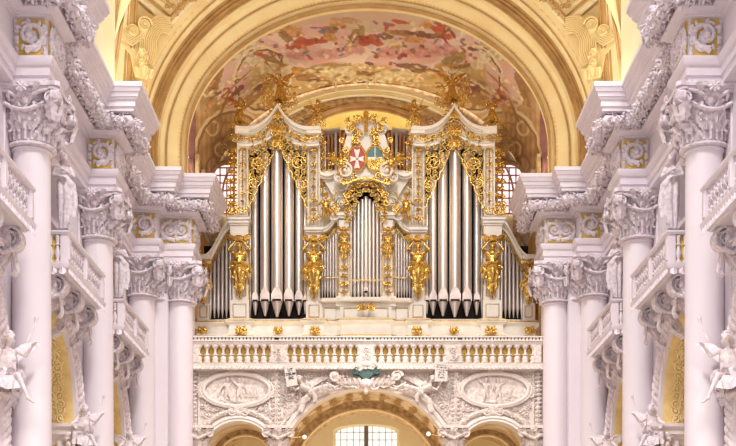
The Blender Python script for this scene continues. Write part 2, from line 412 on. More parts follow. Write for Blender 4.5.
# --- the figures of the scene
def f_trumpet():
    return figure('trumpet',dict(elR=(-.36,-.16,1.5),wrR=(-.2,-.34,1.62),elL=(.38,0,1.3),wrL=(.5,-.1,1.5),knL=(.14,-.2,.56),anL=(.18,-.02,.16),ftL=(.2,-.16,.09),head=(-.02,-.03,1.65)),
     face=(-.3,-1,.15),wings=[((.08,.1,1.35),(.8,.35,.9),(-.5,.1,1),.6,.28),((-.08,.1,1.35),(-.8,.35,.9),(.5,.1,1),.6,.28)],
     robe=lambda m:(skirt(m,[(0,0,1.12),(0,0,1.0),(.01,-.02,.75),(.02,-.03,.5),(.03,-.02,.3)],[.15,.17,.23,.28,.32],8,.22,3),skirt(m,[(0,0,1.4),(0,0,1.25),(0,0,1.08)],[.14,.17,.17],7,.08,2)),
     sash_=lambda m:sash(m,[(.2,.05,1.2),(.4,.05,1.05),(.55,.05,1.15),(.7,.05,1.0),(.85,.06,1.05)],.09),
     extra=[('trumpet',lambda m:m.tube([(-.05,-.16,1.6),(-.3,-.5,1.75),(-.55,-.85,1.9),(-.66,-1.0,1.96),(-.7,-1.05,1.98)],[.012,.016,.022,.05,.1],12))])
def f_lute():
    return figure('lute',dict(elR=(-.32,-.1,1.2),wrR=(-.1,-.28,1.1),elL=(.36,-.14,1.25),wrL=(.36,-.34,1.42),knR=(-.14,-.2,.56),anR=(-.16,-.02,.14),ftR=(-.17,-.16,.08)),
     face=(.35,-1,-.1),wings=[((.08,.1,1.35),(.8,.35,.9),(-.5,.1,1),.5,.25),((-.08,.1,1.35),(-.8,.35,.9),(.5,.1,1),.5,.25)],
     robe=lambda m:(skirt(m,[(0,0,1.12),(0,0,1.0),(0,-.02,.75),(-.01,-.04,.5),(0,-.02,.25)],[.15,.17,.23,.29,.34],9,.2,5),skirt(m,[(0,0,1.4),(0,0,1.25),(0,0,1.08)],[.14,.17,.17],7,.08,2)),
     extra=[('lute',lambda m:(m.ball((-.02,-.3,1.08),(.17,.09,.13),14,T=None),m.tube([(.08,-.33,1.15),(.42,-.4,1.5)],[.02,.016],8),m.tube([(.42,-.4,1.5),(.5,-.34,1.5)],.018,6)))])
def f_herm():
    # atlas whose body runs out into a scrolled tapering base
    def base(m):
        skirt(m,[(0,0,1.0),(0,-.05,.84),(0,-.07,.65),(0,-.05,.42),(0,-.02,.15),(0,0,-.1)],[.17,.21,.18,.12,.08,.04],7,.32,2); sash(m,[(-.28,0,.95),(-.2,-.18,.86),(0,-.24,.8),(.2,-.18,.74),(.26,-.1,.5)],.07)
        for s_ in (-1,1):
            for (z,R,sz) in ((.9,.12,1),(.6,.08,1),(.2,.05,-1)):
                scrollpath(m,spiral((s_*(.04+.15*z),z),R,1.5,pi/2,s_*sz,14),.035,.02,None,-.1)
            for z in (.9,.62,.3,.15): leaf(m,xf((s_*.08,-.1,z),s_*.5),.26,.15,.1,2.2)
        for z in (.72,.4,.05): leaf(m,xf((0,-.17,z)),.28,.2,.1,2.2)
    return figure('herm',dict(elR=(-.29,-.16,1.5),wrR=(-.15,-.14,1.72),elL=(.29,-.16,1.5),wrL=(.15,-.14,1.72),shL=(.19,0,1.47),shR=(-.19,0,1.47),head=(0,-.09,1.62),pelvis=(0,-.02,.98)),
     face=(0,-1,-.35),legs=False,robe=base,sash_=lambda m:sash(m,[(-.2,-.14,1.1),(-.05,-.2,1.0),(.12,-.2,1.04),(.26,-.1,.9),(.3,-.05,.7)],.08),
     extra=[('cushion',lambda m:(m.ball((0,0,1.86),(.25,.16,.07),12),leaf(m,xf((-.18,-.1,1.8),-.4),.3,.18,.8,2),leaf(m,xf((.18,-.1,1.8),.4),.3,.18,.8,2),leaf(m,xf((0,-.12,1.8)),.26,.2,.8,2)))])
def f_putto(kind=0):
    if kind==0:   # standing, arm raised outward
        return figure('putto0',dict(pelvis=(0,0,.5),chest=(0,0,.72),neck=(0,0,.86),head=(0,-.01,1.0),shL=(.13,0,.82),shR=(-.13,0,.82),elL=(.26,-.05,.9),wrL=(.36,-.1,1.05),elR=(-.24,-.08,.68),wrR=(-.3,-.2,.6),
          hpL=(.07,0,.44),hpR=(-.07,0,.44),knL=(.1,-.12,.27),knR=(-.09,0,.25),anL=(.12,-.02,.07),anR=(-.1,.03,.07),ftL=(.12,-.1,.03),ftR=(-.11,-.06,.03)),child=True,k=.68,face=(.2,-1,0),
          wings=[((.05,.1,.78),(1,.4,.4),(-.3,.1,1),.4,.2),((-.05,.1,.78),(-1,.4,.4),(.3,.1,1),.4,.2)],sash_=lambda m:sash(m,[(-.16,-.12,.55),(0,-.16,.46),(.14,-.12,.5),(.3,0,.4),(.4,.02,.28)],.07),longh=False,hr=.11)
    if kind==1:   # seated, legs dangling, one arm out
        return figure('putto1',dict(pelvis=(0,.1,.12),chest=(0,.06,.36),neck=(0,.05,.5),head=(.01,.02,.66),shL=(.13,.05,.46),shR=(-.13,.05,.46),elL=(.28,-.02,.4),wrL=(.38,-.16,.46),elR=(-.26,.0,.36),wrR=(-.3,-.05,.16),
          hpL=(.07,.04,.08),hpR=(-.07,.04,.08),knL=(.12,-.24,.1),knR=(-.1,-.22,.06),anL=(.16,-.26,-.2),anR=(-.1,-.2,-.22),ftL=(.17,-.35,-.26),ftR=(-.1,-.29,-.28)),child=True,k=.68,face=(.3,-1,-.2),
          wings=[((.05,.14,.42),(1,.4,.4),(-.3,.1,1),.4,.2),((-.05,.14,.42),(-1,.4,.4),(.3,.1,1),.4,.2)],longh=False,hr=.11)
def f_seated():
    # seated angel, far leg hanging, wings up, holding a palm-like rod
    return figure('seated',dict(pelvis=(0,.12,.15),chest=(.04,.05,.48),neck=(.06,.02,.68),head=(.1,-.02,.85),shL=(.23,.02,.62),shR=(-.11,.05,.62),elL=(.42,-.1,.5),wrL=(.58,-.2,.66),elR=(-.26,-.1,.42),wrR=(-.12,-.3,.36),
      hpL=(.1,.08,.12),hpR=(-.09,.08,.12),knL=(.34,-.3,.1),knR=(-.1,-.38,.16),anL=(.52,-.34,-.3),anR=(-.12,-.42,-.3),ftL=(.66,-.4,-.42),ftR=(-.12,-.56,-.38)),
      face=(.6,-1,-.15),wings=[((.12,.16,.55),(.6,.6,.6),(-.5,.1,.8),.36,.22),((-.02,.16,.55),(-.8,.4,.6),(.3,.1,1),.5,.28)],
      robe=lambda m:(skirt(m,[(0,.08,.3),(.02,.04,.16),(.06,-.1,.08),(.08,-.22,-.02),(.08,-.26,-.16)],[.15,.2,.26,.28,.26],8,.25,4),skirt(m,[(.05,.04,.62),(.03,.05,.45),(0,.1,.25)],[.12,.16,.17],6,.1,1)),
      sash_=lambda m:sash(m,[(-.15,0,.4),(-.35,.02,.3),(-.42,.02,.1),(-.6,.02,.0),(-.55,.02,-.25)],.12),
      extra=[('horn',lambda m:m.tube([(.5,-.3,.72),(.62,-.25,1.0),(.66,-.2,1.2)],[.012,.014,.04],8))])
def f_recline():
    # half-lying angel leaning back along an arch, arm up to a tablet on its left (-x)
    return figure('recline',dict(pelvis=(.35,0,.35),chest=(.1,-.02,.6),neck=(-.02,-.04,.78),head=(-.08,-.08,.94),shL=(.14,-.06,.78),shR=(-.14,.02,.66),elL=(.3,-.16,.62),wrL=(.2,-.3,.44),elR=(-.3,-.06,.62),wrR=(-.36,-.1,.82),
      hpL=(.4,-.06,.3),hpR=(.34,.02,.28),knL=(.72,-.2,.5),knR=(.72,-.06,.3),anL=(1.02,-.14,.42),anR=(1.12,-.04,.34),ftL=(1.18,-.18,.42),ftR=(1.28,-.08,.36)),
      face=(.3,-1,-.2),wings=[((.1,.06,.66),(.95,.1,.25),(-.2,.1,1),.55,.24)],
      robe=lambda m:(m.tube([(.12,-.04,.58),(.3,-.04,.4),(.5,-.1,.38),(.75,-.12,.4),(.98,-.1,.36)],[.13,.14,.13,.11,.08],14),[m.tube([(.2+.12*i,-.2,.3+.06*i),(.36+.1*i,-.26,.5),(.5+.1*i,-.22,.42),(.6+.09*i,-.16,.3)],[.03,.05,.045,.02],8) for i in range(6)],[m.tube([(.1+.07*i,-.14,.6-.05*i),(.3+.08*i,-.24,.5-.02*i),(.6+.06*i,-.22,.52-.05*i),(.9+.03*i,-.16,.42-.04*i)],[.02,.035,.03,.015],8) for i in range(4)],sash(m,[(-.1,-.1,.72),(.05,-.22,.6),(.25,-.24,.42),(.32,-.2,.22),(.26,-.15,.05)],.09)),
      sash_=lambda m:sash(m,[(.2,-.1,.4),(.05,-.14,.25),(-.1,-.12,.2),(-.2,-.12,.0),(-.3,-.1,-.15)],.12))
def f_term():
    # draped caryatid bust on a tapering pedestal, arms folded
    return figure('term',dict(elL=(.26,-.16,1.2),wrL=(.04,-.24,1.28),elR=(-.26,-.14,1.2),wrR=(-.06,-.24,1.14),head=(.03,-.05,1.64)),face=(.2,-1,-.25),legs=False,
      robe=lambda m:(skirt(m,[(0,0,1.3),(0,-.02,1.05),(.02,-.04,.8),(.03,-.02,.55),(0,0,.2),(0,0,-.2)],[.15,.17,.19,.17,.12,.08],7,.3,6),skirt(m,[(0,0,1.42),(0,0,1.25)],[.15,.19],6,.1,1)),
      sash_=lambda m:sash(m,[(-.2,-.1,1.3),(0,-.2,1.12),(.2,-.16,.95),(.26,-.1,.6),(.2,-.08,.2)],.12))
# ============================================================= NAVE SIDES (built on the left, x<0, then mirrored)
e=EYE
COLS=[(9.1,25.3),(9.07,33.7),(9.12,42.2),(9.05,50.1),(7.66,51.1)]
SH=12.08; CAPT=13.62
U0=9.35
PLAN=[(-9.35,16),(-9.35,24.6),(-8.45,24.6),(-8.45,26.05),(-9.35,26.05),(-9.35,32.98),(-8.45,32.98),(-8.45,34.4),(-9.35,34.4),
      (-9.35,41.6),(-8.45,41.6),(-8.45,42.95),(-9.35,42.95),(-9.35,49.55),(-8.35,49.55),(-8.35,50.3),(-7.1,50.3),(-7.1,52.1),(-8.3,52.1),(-8.3,59.2)]
PLANR=PLAN[::-1]
def both(fn,n): fn(-1); 
# --- floor
mb=MB(); mb.box(-16,16,-4,61,-.2,0); struct('floor',mb,'floor')
# --- entablature
def entab():
    mb=MB()
    prof=[(-.6,13.6),(.02,13.6),(.02,13.8),(.07,13.82),(.07,14.05),(.12,14.08),(.17,14.2),(.17,14.3),(0,14.32),(0,15.33),(.1,15.35),(.1,15.41),(.2,15.43),(.3,15.5),(.34,15.52),(.34,15.6),(.26,15.62),(.3,15.95),
          (.8,15.97),(.8,16.08),(.86,16.1),(.86,16.28),(.91,16.3),(.93,16.36),(.97,16.38),(1.0,16.5),(1.04,16.52),(1.09,16.64),(1.12,16.66),(1.12,16.8),(-.6,16.8)]
    sweep(mb,PLANR,[(o,z+e) for o,z in prof])
    return mb
o1=struct('trim_1',entab(),'white',25); o2=o1.copy(); COL.objects.link(o2); o2.name='trim_2'; o2.scale.x=-1
# --- nave wall with stacked arched openings
BAYS=[21.1,29.5,38.0,46.1]
def arch_pts(c,hw,zs,rise,n=24):
    return [(c-hw*cos(pi*i/n),zs+rise*sin(pi*i/n)) for i in range(n+1)]
def arch_wall(mb,x,c,hw,zb,zs,rise,y0,y1,z0,z1):
    A=arch_pts(c,hw,zs,rise); q=lambda a,b,c_,d:mb.add([(x,)+p for p in (a,b,c_,d)],[(0,1,2,3)])
    for i in range(len(A)-1): q(A[i],A[i+1],(A[i+1][0],z1),(A[i][0],z1))
    q((y0,z0),(c-hw,z0),(c-hw,z1),(y0,z1)); q((c+hw,z0),(y1,z0),(y1,z1),(c+hw,z1))
    if zb>z0: q((c-hw,z0),(c+hw,z0),(c+hw,zb),(c-hw,zb))
def reveal(mb,x0,x1,c,hw,zb,zs,rise):
    A=[(c-hw,zb)]+arch_pts(c,hw,zs,rise)+[(c+hw,zb)]
    mb.grid([[(x0,)+p,(x1,)+p] for p in A])
mb=MB(); rv=MB(); rv2=MB()
edges=[16.5,25.3,33.7,42.2,50.3]
for k,c in enumerate(BAYS):
    y0,y1=edges[k],edges[k+1]
    arch_wall(mb,-9.6,c,2.75,0,5.7+e,3.0,y0,y1,0,9.3+e); arch_wall(mb,-9.6,c,1.55,9.3+e,11.75+e,1.35,y0,y1,9.3+e,13.7+e)
    reveal(rv,-9.6,-10.7,c,2.75,0,5.7+e,3.0); reveal(rv2,-9.6,-10.3,c,1.55,9.3+e,11.75+e,1.35)
    mb.add([(-10.3,c-1.7,9.3+e),(-10.3,c+1.7,9.3+e),(-10.3,c+1.7,13.4+e),(-10.3,c-1.7,13.4+e)],[(0,1,2,3)])
for (u,d) in COLS[:3]: mb.box(-9.6,-9.56,d-.75,d+.75,0,CAPT+e)
mb.box(-9.6,-8.3,50.9,52.3,0,CAPT+e); mb.box(-8.4,-7.25,51.7,52.3,0,CAPT+e)
w1=struct('wall_left',mb,'white'); w2=w1.copy(); COL.objects.link(w2); w2.name='wall_right'; w2.scale.x=-1
r1=struct('trim_3',rv,'yellow2'); r2=r1.copy(); COL.objects.link(r2); r2.name='trim_4'; r2.scale.x=-1
r1=struct('trim_5',rv2,'white'); r2=r1.copy(); COL.objects.link(r2); r2.name='trim_6'; r2.scale.x=-1
mb=MB(); mb.box(-13.8,-13.6,14,61,0,17+e); w1=struct('wall_aisle_left',mb,'cream'); w2=w1.copy(); COL.objects.link(w2); w2.name='wall_aisle_right'; w2.scale.x=-1
# arch surrounds: outer white moulding, rope, soffit relief
def arch_surround(c):
    mb=MB()
    A=[(c-2.75,.0)]+arch_pts(c,2.75,5.7+e,3.0)+[(c+2.75,.0)]; B=[(c-3.0,.0)]+arch_pts(c,3.0,5.7+e,3.25)+[(c+3.0,.0)]
    rows=[[(-9.6,)+b,(-9.48,)+b,(-9.42,)+tuple(lerp(Vector(a),Vector(b),.5)),(-9.48,)+a,(-9.6,)+a] for a,b in zip(A,B)]
    mb.grid(rows)
    A=arch_pts(c,1.55,11.75+e,1.35); B=arch_pts(c,1.8,11.75+e,1.6)
    mb.grid([[(-9.6,)+b,(-9.45,)+b,(-9.45,)+a,(-9.6,)+a] for a,b in zip(A,B)])
    mb.box(-9.62,-9.35,c-2.1,c-1.5,11.55+e,11.75+e); mb.box(-9.62,-9.35,c+1.5,c+2.1,11.55+e,11.75+e)
    mb.box(-10.2,-9.7,c-1.5,c+1.5,11.6+e,11.75+e)
    return mb
mb=MB(); [mb.join(arch_surround(c)) for c in BAYS]
r1=struct('trim_7',mb,'white'); r2=r1.copy(); COL.objects.link(r2); r2.name='trim_8'; r2.scale.x=-1
WORD=['nearest the viewer','second from the viewer','third from the viewer','nearest the organ']
def pair(o,labL,labR,group=None):
    o['label']=labL
    if group:o['group']=group
    return mirror(o,labR,group)
for k,c in enumerate(BAYS):
    if k==0: continue
    # twisted rope along the arch, and gilded-ground relief on its soffit
    mb=MB(); A=[(c+2.98,3.2)]+[p for p in arch_pts(c,2.98,5.7+e,3.2,60)][::-1][:38]
    pts=[Vector((-9.42,a[0],a[1])) for a in A]
    D=[pts[0]]
    for a,b in zip(pts,pts[1:]):
        n=max(1,int((b-a).length/.07)); D+= [a.lerp(b,(i+1)/n) for i in range(n)]
    for s in (0,pi*2/3,pi*4/3):
        P=[]
        for i,p in enumerate(D):
            t=(D[min(i+1,len(D)-1)]-D[max(i-1,0)]).normalized(); u=Vector((1,0,0)); w=t.cross(u).normalized(); a=i*.07*9+s
            P.append(p+u*.085*cos(a)+w*.085*sin(a))
        mb.tube(P,.085,7)
    o=single('rope_moulding','','rope moulding',mb,'relief',(-9.42,c+2.9,3.2),'twisted stucco ropes round the side arches')
    pair(o,f'white twisted stucco rope round the left side arch {WORD[k]}',f'white twisted stucco rope round the right side arch {WORD[k]}')
    mb=MB(); 
    A=arch_pts(c,2.73,5.7+e,2.98,40)[22:40]
    for i,(y,zz) in enumerate(A):
        a=math.atan2(zz-5.7-e,(y-c)); T=Matrix.Translation((-10.15,y,zz))@Matrix(((1,0,0),(0,sin(a),cos(a)),(0,-cos(a),sin(a)))).transposed().to_4x4() if False else None
        n=Vector((0,-(y-c),-(zz-5.7-e))).normalized(); t=Vector((0,-n.z,n.y)); x=Vector((1,0,0))
        T=Matrix(((x.x,-n.x,t.x,-10.15),(x.y,-n.y,t.y,y),(x.z,-n.z,t.z,zz),(0,0,0,1)))
        rinceau(mb,T,-.28,.28,-.15,.15,.03,.28,seed=i+k*50,y=-.03,leafs=4)
    for zz in (5.4,5.0,4.6,4.2,3.8,3.4,3.0):
        T=Matrix(((1,0,0,-10.15),(0,1,0,c+2.74),(0,0,1,zz+e),(0,0,0,1))); rinceau(mb,T,-.28,.28,-.2,.2,.03,.28,seed=int(zz*7),y=-.03,leafs=4)
    o=single('soffit_relief','','relief',mb,'yellow',(-10.15,c+2.7,4+e),'gilded reliefs inside the side arches')
    pair(o,f'yellow scroll relief inside the left side arch {WORD[k]}',f'yellow scroll relief inside the right side arch {WORD[k]}')
    # relief in the head of the tribune niche
    mb=MB(); T=Matrix(((0,-1,0,-10.27),(1,0,0,c),(0,0,1,11.8+e),(0,0,0,1))) ; T=Matrix.Translation((-10.27,c,11.8+e))@Matrix.Rotation(pi/2,4,'Z')
    rinceau(mb,T,-1.3,1.3,0,1.2,.04,.4,seed=k,inside=lambda x,z:(x/1.4)**2+(z/1.2)**2<1,leafs=4)
    o=single('niche_relief','','relief',mb,'relief',(-10.27,c,11.8+e),'shell reliefs above the side balconies')
    pair(o,f'white leaf relief in niche above the left balcony {WORD[k]}',f'white leaf relief in niche above the right balcony {WORD[k]}')
# --- impost ledges between the arches
mb=MB()
for k in range(4):
    ya=BAYS[k]+2.75; yb=(BAYS[k+1]-2.75) if k<3 else 50.4
    poly=[(-10.7,yb),(-9.6,yb),(-9.6,ya),(-10.7,ya)]
    sweep(mb,poly,[(-.1,5.05+e),(.08,5.05+e),(.12,5.2+e),(.3,5.35+e),(.36,5.36+e),(.36,5.5+e),(.46,5.6+e),(.46,5.7+e),(-.1,5.7+e)])
r1=struct('trim_9',mb,'white'); r2=r1.copy(); COL.objects.link(r2); r2.name='trim_10'; r2.scale.x=-1
for k in range(3):
    y=BAYS[k]+2.75; mb=MB()
    garland(mb,[(-10.3,y-.08,5.28+e),(-9.5,y-.1,5.25+e),(-9.42,y+.3,5.25+e),(-9.42,y+1.8,5.25+e)],.15,k,30)
    o=single('leaf_swag','','swag',mb,'relief',(-9.5,y,5.3+e),'leaf swags under the side ledges')
    w=WORD[k+1]
    pair(o,f'white leaf swag under the left ledge before the arch pier {w}',f'white leaf swag under the right ledge before the arch pier {w}')
# --- capital meshes
def capital_parts():
    H=CAPT-SH; out={}
    b=MB(); b.lathe([(.53,0),(.57,.02),(.57,.07),(.52,.1),(.5,.12),(.52,.4),(.56,.7),(.62,1.0),(.72,1.3),(.76,1.36)],32)
    for i in range(24):
        a=2*pi*i/24; b.tube([(cos(a)*r,sin(a)*r,z) for r,z in ((.52,.12),(.54,.35),(.57,.62))],[.035,.04,.02],6)
    for row,(n,z0,L,W,r,fl,ph) in enumerate(((9,.34,.5,.38,.55,.12,0),(9,.5,.62,.4,.58,.2,.35),(8,.9,.4,.3,.64,.5,0))):
        for i in range(n):
            a=2*pi*i/n+ph; leaf(b,xf((cos(a)*r,sin(a)*r,z0),a+pi/2),L,W,fl,2.5)
    rd=random.Random(9)
    for i in range(150):
        a=rd.uniform(0,2*pi); z=rd.uniform(.15,1.3); r=.56+.2*(z/1.3)**2+rd.uniform(.02,.12)
        if rd.random()<.35: b.ball((cos(a)*r,sin(a)*r,z),rd.uniform(.03,.055),6)
        else: leaf(b,xf((cos(a)*r,sin(a)*r,z),a+pi/2+rd.uniform(-.6,.6)),rd.uniform(.14,.24),rd.uniform(.1,.16),rd.uniform(.2,.7),2.2,3,3,5)
    # blossom strings drooping between the volutes
    rd=random.Random(2)
    for q in range(4):
        a0=pi/4+q*pi/2
        pts=[(cos(a0+t*pi/2)*(.86-.14*sin(t*pi)),sin(a0+t*pi/2)*(.86-.14*sin(t*pi)),1.12-.3*sin(t*pi)) for t in [i/8 for i in range(9)]]
        garland(b,pts,.085,q,26)
    out['capital']=b
    v=MB()
    volute_band(v,xf((.0,0,0)),.23,.2,1.9,pi*.6,-1,.36)
    v.tube([(-.06,0,.2),(-.3,0,.16),(-.5,0,.02),(-.6,0,-.24)],[.05,.055,.05,.03],8); leaf(v,xf((.0,.0,-.62)),.5,.28,.3,2.3)
    out['volute']=v
    ab=MB(); pts=[]
    for q in range(4):
        a0=pi/4+q*pi/2
        for t in (-.06,.06): pts.append((cos(a0+t)*1.12,sin(a0+t)*1.12))
        for t in (.25,.5,.75): pts.append((cos(a0+t*pi/2)*(1.12-.36*sin(t*pi)**.8),sin(a0+t*pi/2)*(1.12-.36*sin(t*pi)**.8)))
    for s,z0,z1 in ((.9,1.3,1.36),(.93,1.36,1.42),(1.0,1.42,H)):
        n=len(pts); ab.add([(x*s,y*s,z0) for x,y in pts]+[(x*s,y*s,z1) for x,y in pts],[tuple(range(n-1,-1,-1)),tuple(range(n,2*n))]+[(i,(i+1)%n,n+(i+1)%n,n+i) for i in range(n)])
    for q in range(4):
        a=q*pi/2; rosette(ab,xf((cos(a)*.86,sin(a)*.86,1.36),a+pi/2),.17)
    out['abacus']=ab
    return out
CP=capital_parts(); CM={}
def mesh_of(mb,nm,sharp=40):
    me=bpy.data.meshes.new(nm); me.from_pydata(mb.v,[],mb.f); me.validate(); me.update(); me.polygons.foreach_set('use_smooth',[True]*len(me.polygons)); me.set_sharp_from_angle(angle=math.radians(sharp)); return me
for k_,v_ in CP.items(): CM[k_]=mesh_of(v_,k_)
def put_capital(parent,loc,s=(1,1,1),m='relief',spin=0):
    c=link('capital',CM['capital'],m,parent); c.location=loc; c.scale=s; c.rotation_euler=(0,0,spin)
    a=link('abacus',CM['abacus'],m,c)
    for q in range(4):
        a0=q*pi/2
        for sg in (-1,1):
            v=link('volute',CM['volute'],m,c); v.location=(cos(a0)*.66*sg+sin(a0)*.74,sin(a0)*.66*sg-cos(a0)*.74,1.13); v.rotation_euler=(0,0,a0); v.scale.x=sg
    return c
sm=MB(); n=16; prof=[]
for i in range(n+1):
    t=i/n; prof.append((.535-.035*t**1.6,1.5+(SH+e-1.5)*t))
prof[-1]=(.5,SH+e-.12)
sm.lathe(prof+[(.5,SH+e-.1),(.545,SH+e-.08),(.545,SH+e-.03),(.51,SH+e)],48); SHM=mesh_of(sm,'shaft')
bm_=MB(); bm_.box(-.78,.78,-.78,.78,0,.9); bm_.box(-.85,.85,-.85,.85,.9,1.05); bm_.lathe([(.78,1.05),(.8,1.12),(.74,1.2),(.62,1.24),(.62,1.28),(.68,1.33),(.66,1.4),(.56,1.45),(.54,1.5)],40); BSM=mesh_of(bm_,'base')
def column(u,d,lab,labr,spin=0):
    t=Thing('column',lab,'column',(-u,d,0),'white nave columns with leafy capitals')
    link('shaft',SHM,'shaft',t.o); link('base',BSM,'white',t.o); put_capital(t.o,(0,0,SH+e),(1.17,1.17,1),spin=spin)
    mirror(t.o,labr)
for (u,d),(a) in zip(COLS,['hid','smooth white column with leafy capital, nearest on the {} edge','smooth white column in the middle of the {} side behind the large nearest column','outer white column of the pair beside the organ on the {}','inner white column of the pair touching the gallery balustrade on the {}']):
    if a=='hid': continue
    column(u,d,a.format('left'),a.format('right'))
# pilaster with its capital behind each free column
for k,(u,d) in enumerate([(9.3,34.75),(9.3,43.25),(8.38,50.62)]):
    t=Thing('pilaster','','pilaster',(-u,d,0),'white pilasters behind the columns')
    mb=MB(); mb.box(-u-.3,-u+.3,d-.25,d+.25,0,SH+e+.3); t.part('shaft',mb,'shaft'); put_capital(t.o,(0,0,SH+e),(.78,.62,1) if k<2 else (.6,.6,1))
    w=['nearest','middle','organ-side'][k]
    pair(t.o,f'white pilaster behind the {w} left column, under leafy capital',f'white pilaster behind the {w} right column, under leafy capital')
# --- frieze panels with scroll relief
def frieze_panel(x0,y0,x1,y1,seed,lab,labr,zb=14.36,zt=15.3):
    a=Vector((x0,y0,0)); b=Vector((x1,y1,0)); L=(b-a).length; ang=math.atan2(y1-y0,x1-x0)
    c=(a+b)/2; T=Matrix.Translation((c.x,c.y,(zb+zt)/2+e))@Matrix.Rotation(ang,4,'Z')
    t=Thing('frieze_panel',lab,'frieze panel',(c.x,c.y,(zb+zt)/2+e),'scroll panels in the frieze')
    h=(zt-zb)/2; g=MB(); g.box(-L/2+.05,L/2-.05,-.03,.02,-h,h,T); t.part('ground',g,'ochrefield')
    f=MB(); w=L/2-.1
    rs=.085
    for s in (-1,1):
        if L>1.1 or s==1:
            cx=s*w*.48 if L>1.1 else 0
            scrollpath(f,[(cx-s*w*.42,-h*.8),(cx-s*w*.2,-h*.75)]+spiral((cx,.05),h*.72,1.7,-pi*.6,s,26),rs,.04,T,-.06,8)
            scrollpath(f,spiral((cx+s*w*.3,-h*.5),h*.34,1.4,pi*.4,-s,16),.05,.03,T,-.05,8)
            scrollpath(f,spiral((cx-s*w*.3,h*.55),h*.3,1.4,pi*.9,-s,16),.045,.03,T,-.05,8)
            for a_ in (0,.8,1.6,2.4,3.2,4,4.8,5.5): leaflet(f,cx+h*.62*cos(a_),.05+h*.62*sin(a_),a_+.5*s,.2,.11,T,-.06)
    for s in (-1,1): 
        for q in range(3): leaf(f,T@xf((s*(w+.05),-.03,-h+q*h*.6)),.22,.12,.3,2.2)
    rosette(f,T@xf((0,-.05,0)),.2)
    t.part('scroll_relief',f,'relief'); 
    mirror(t.o,labr)
LB='{} {} side, {}'
for k,(x0,y0,x1,y1,w) in enumerate([(-9.3,32.97,-8.47,32.97,'over the nearest column, facing the viewer'),(-8.44,32.99,-8.44,34.38,'over the nearest column, facing the nave'),
    (-9.3,41.59,-8.47,41.59,'over the middle column, facing the viewer'),(-8.44,41.62,-8.44,42.93,'over the middle column, facing the nave'),
    (-9.3,49.54,-8.38,49.54,'over the outer column beside the organ'),(-8.33,50.29,-7.12,50.29,'over the inner column beside the organ'),(-7.09,50.32,-7.09,52.05,'on the last block, facing the organ')]):
    frieze_panel(x0,y0,x1,y1,k,f'gold frieze panel with white scrolls on the left, {w}',f'gold frieze panel with white scrolls on the right, {w}')
# --- flower garlands under the cornice
def offset_poly(poly,o):
    out=[]
    for i,p in enumerate(poly):
        d0=(Vector(p)-Vector(poly[i-1])).normalized() if i else None; d1=(Vector(poly[i+1])-Vector(p)).normalized() if i<len(poly)-1 else None
        d0=d0 or d1; d1=d1 or d0; n0=Vector((-d0.y,d0.x)); n1=Vector((-d1.y,d1.x)); m=(n0+n1).normalized(); out.append(Vector(p)+m*o/max(.3,m.dot(n0)))
    return out
OP=offset_poly(PLANR,.6)[::-1]
segs=[(3,7,'beyond the unseen nearest column'),(5,9,'round the block over the nearest column'),(9,13,'round the block over the middle column'),(13,19,'round the blocks beside the organ')]
segs=[(1,5,'at the top corner of the picture'),(5,9,'round the block over the nearest column'),(9,13,'round the block over the middle column'),(13,18,'round the blocks beside the organ')]
for k,(a,b,w) in enumerate(segs):
    P=[]; src=OP[a:b+1]
    for i in range(len(src)-1):
        L=(src[i+1]-src[i]).length; n=max(2,int(L/.3))
        for j in range(n):
            q=src[i].lerp(src[i+1],j/n); P.append((q.x,q.y,15.72+e+.03*sin(j*2.1)))
    P.append((src[-1].x,src[-1].y,15.74+e)); mb=MB(); garland(mb,P,.27,k,70)
    o=single('flower_garland','','garland',mb,'relief',(P[0][0],P[0][1],15.7+e),'thick flower garlands under the cornices',60)
    pair(o,f'thick white flower garland under the left cornice, {w}',f'thick white flower garland under the right cornice, {w}')
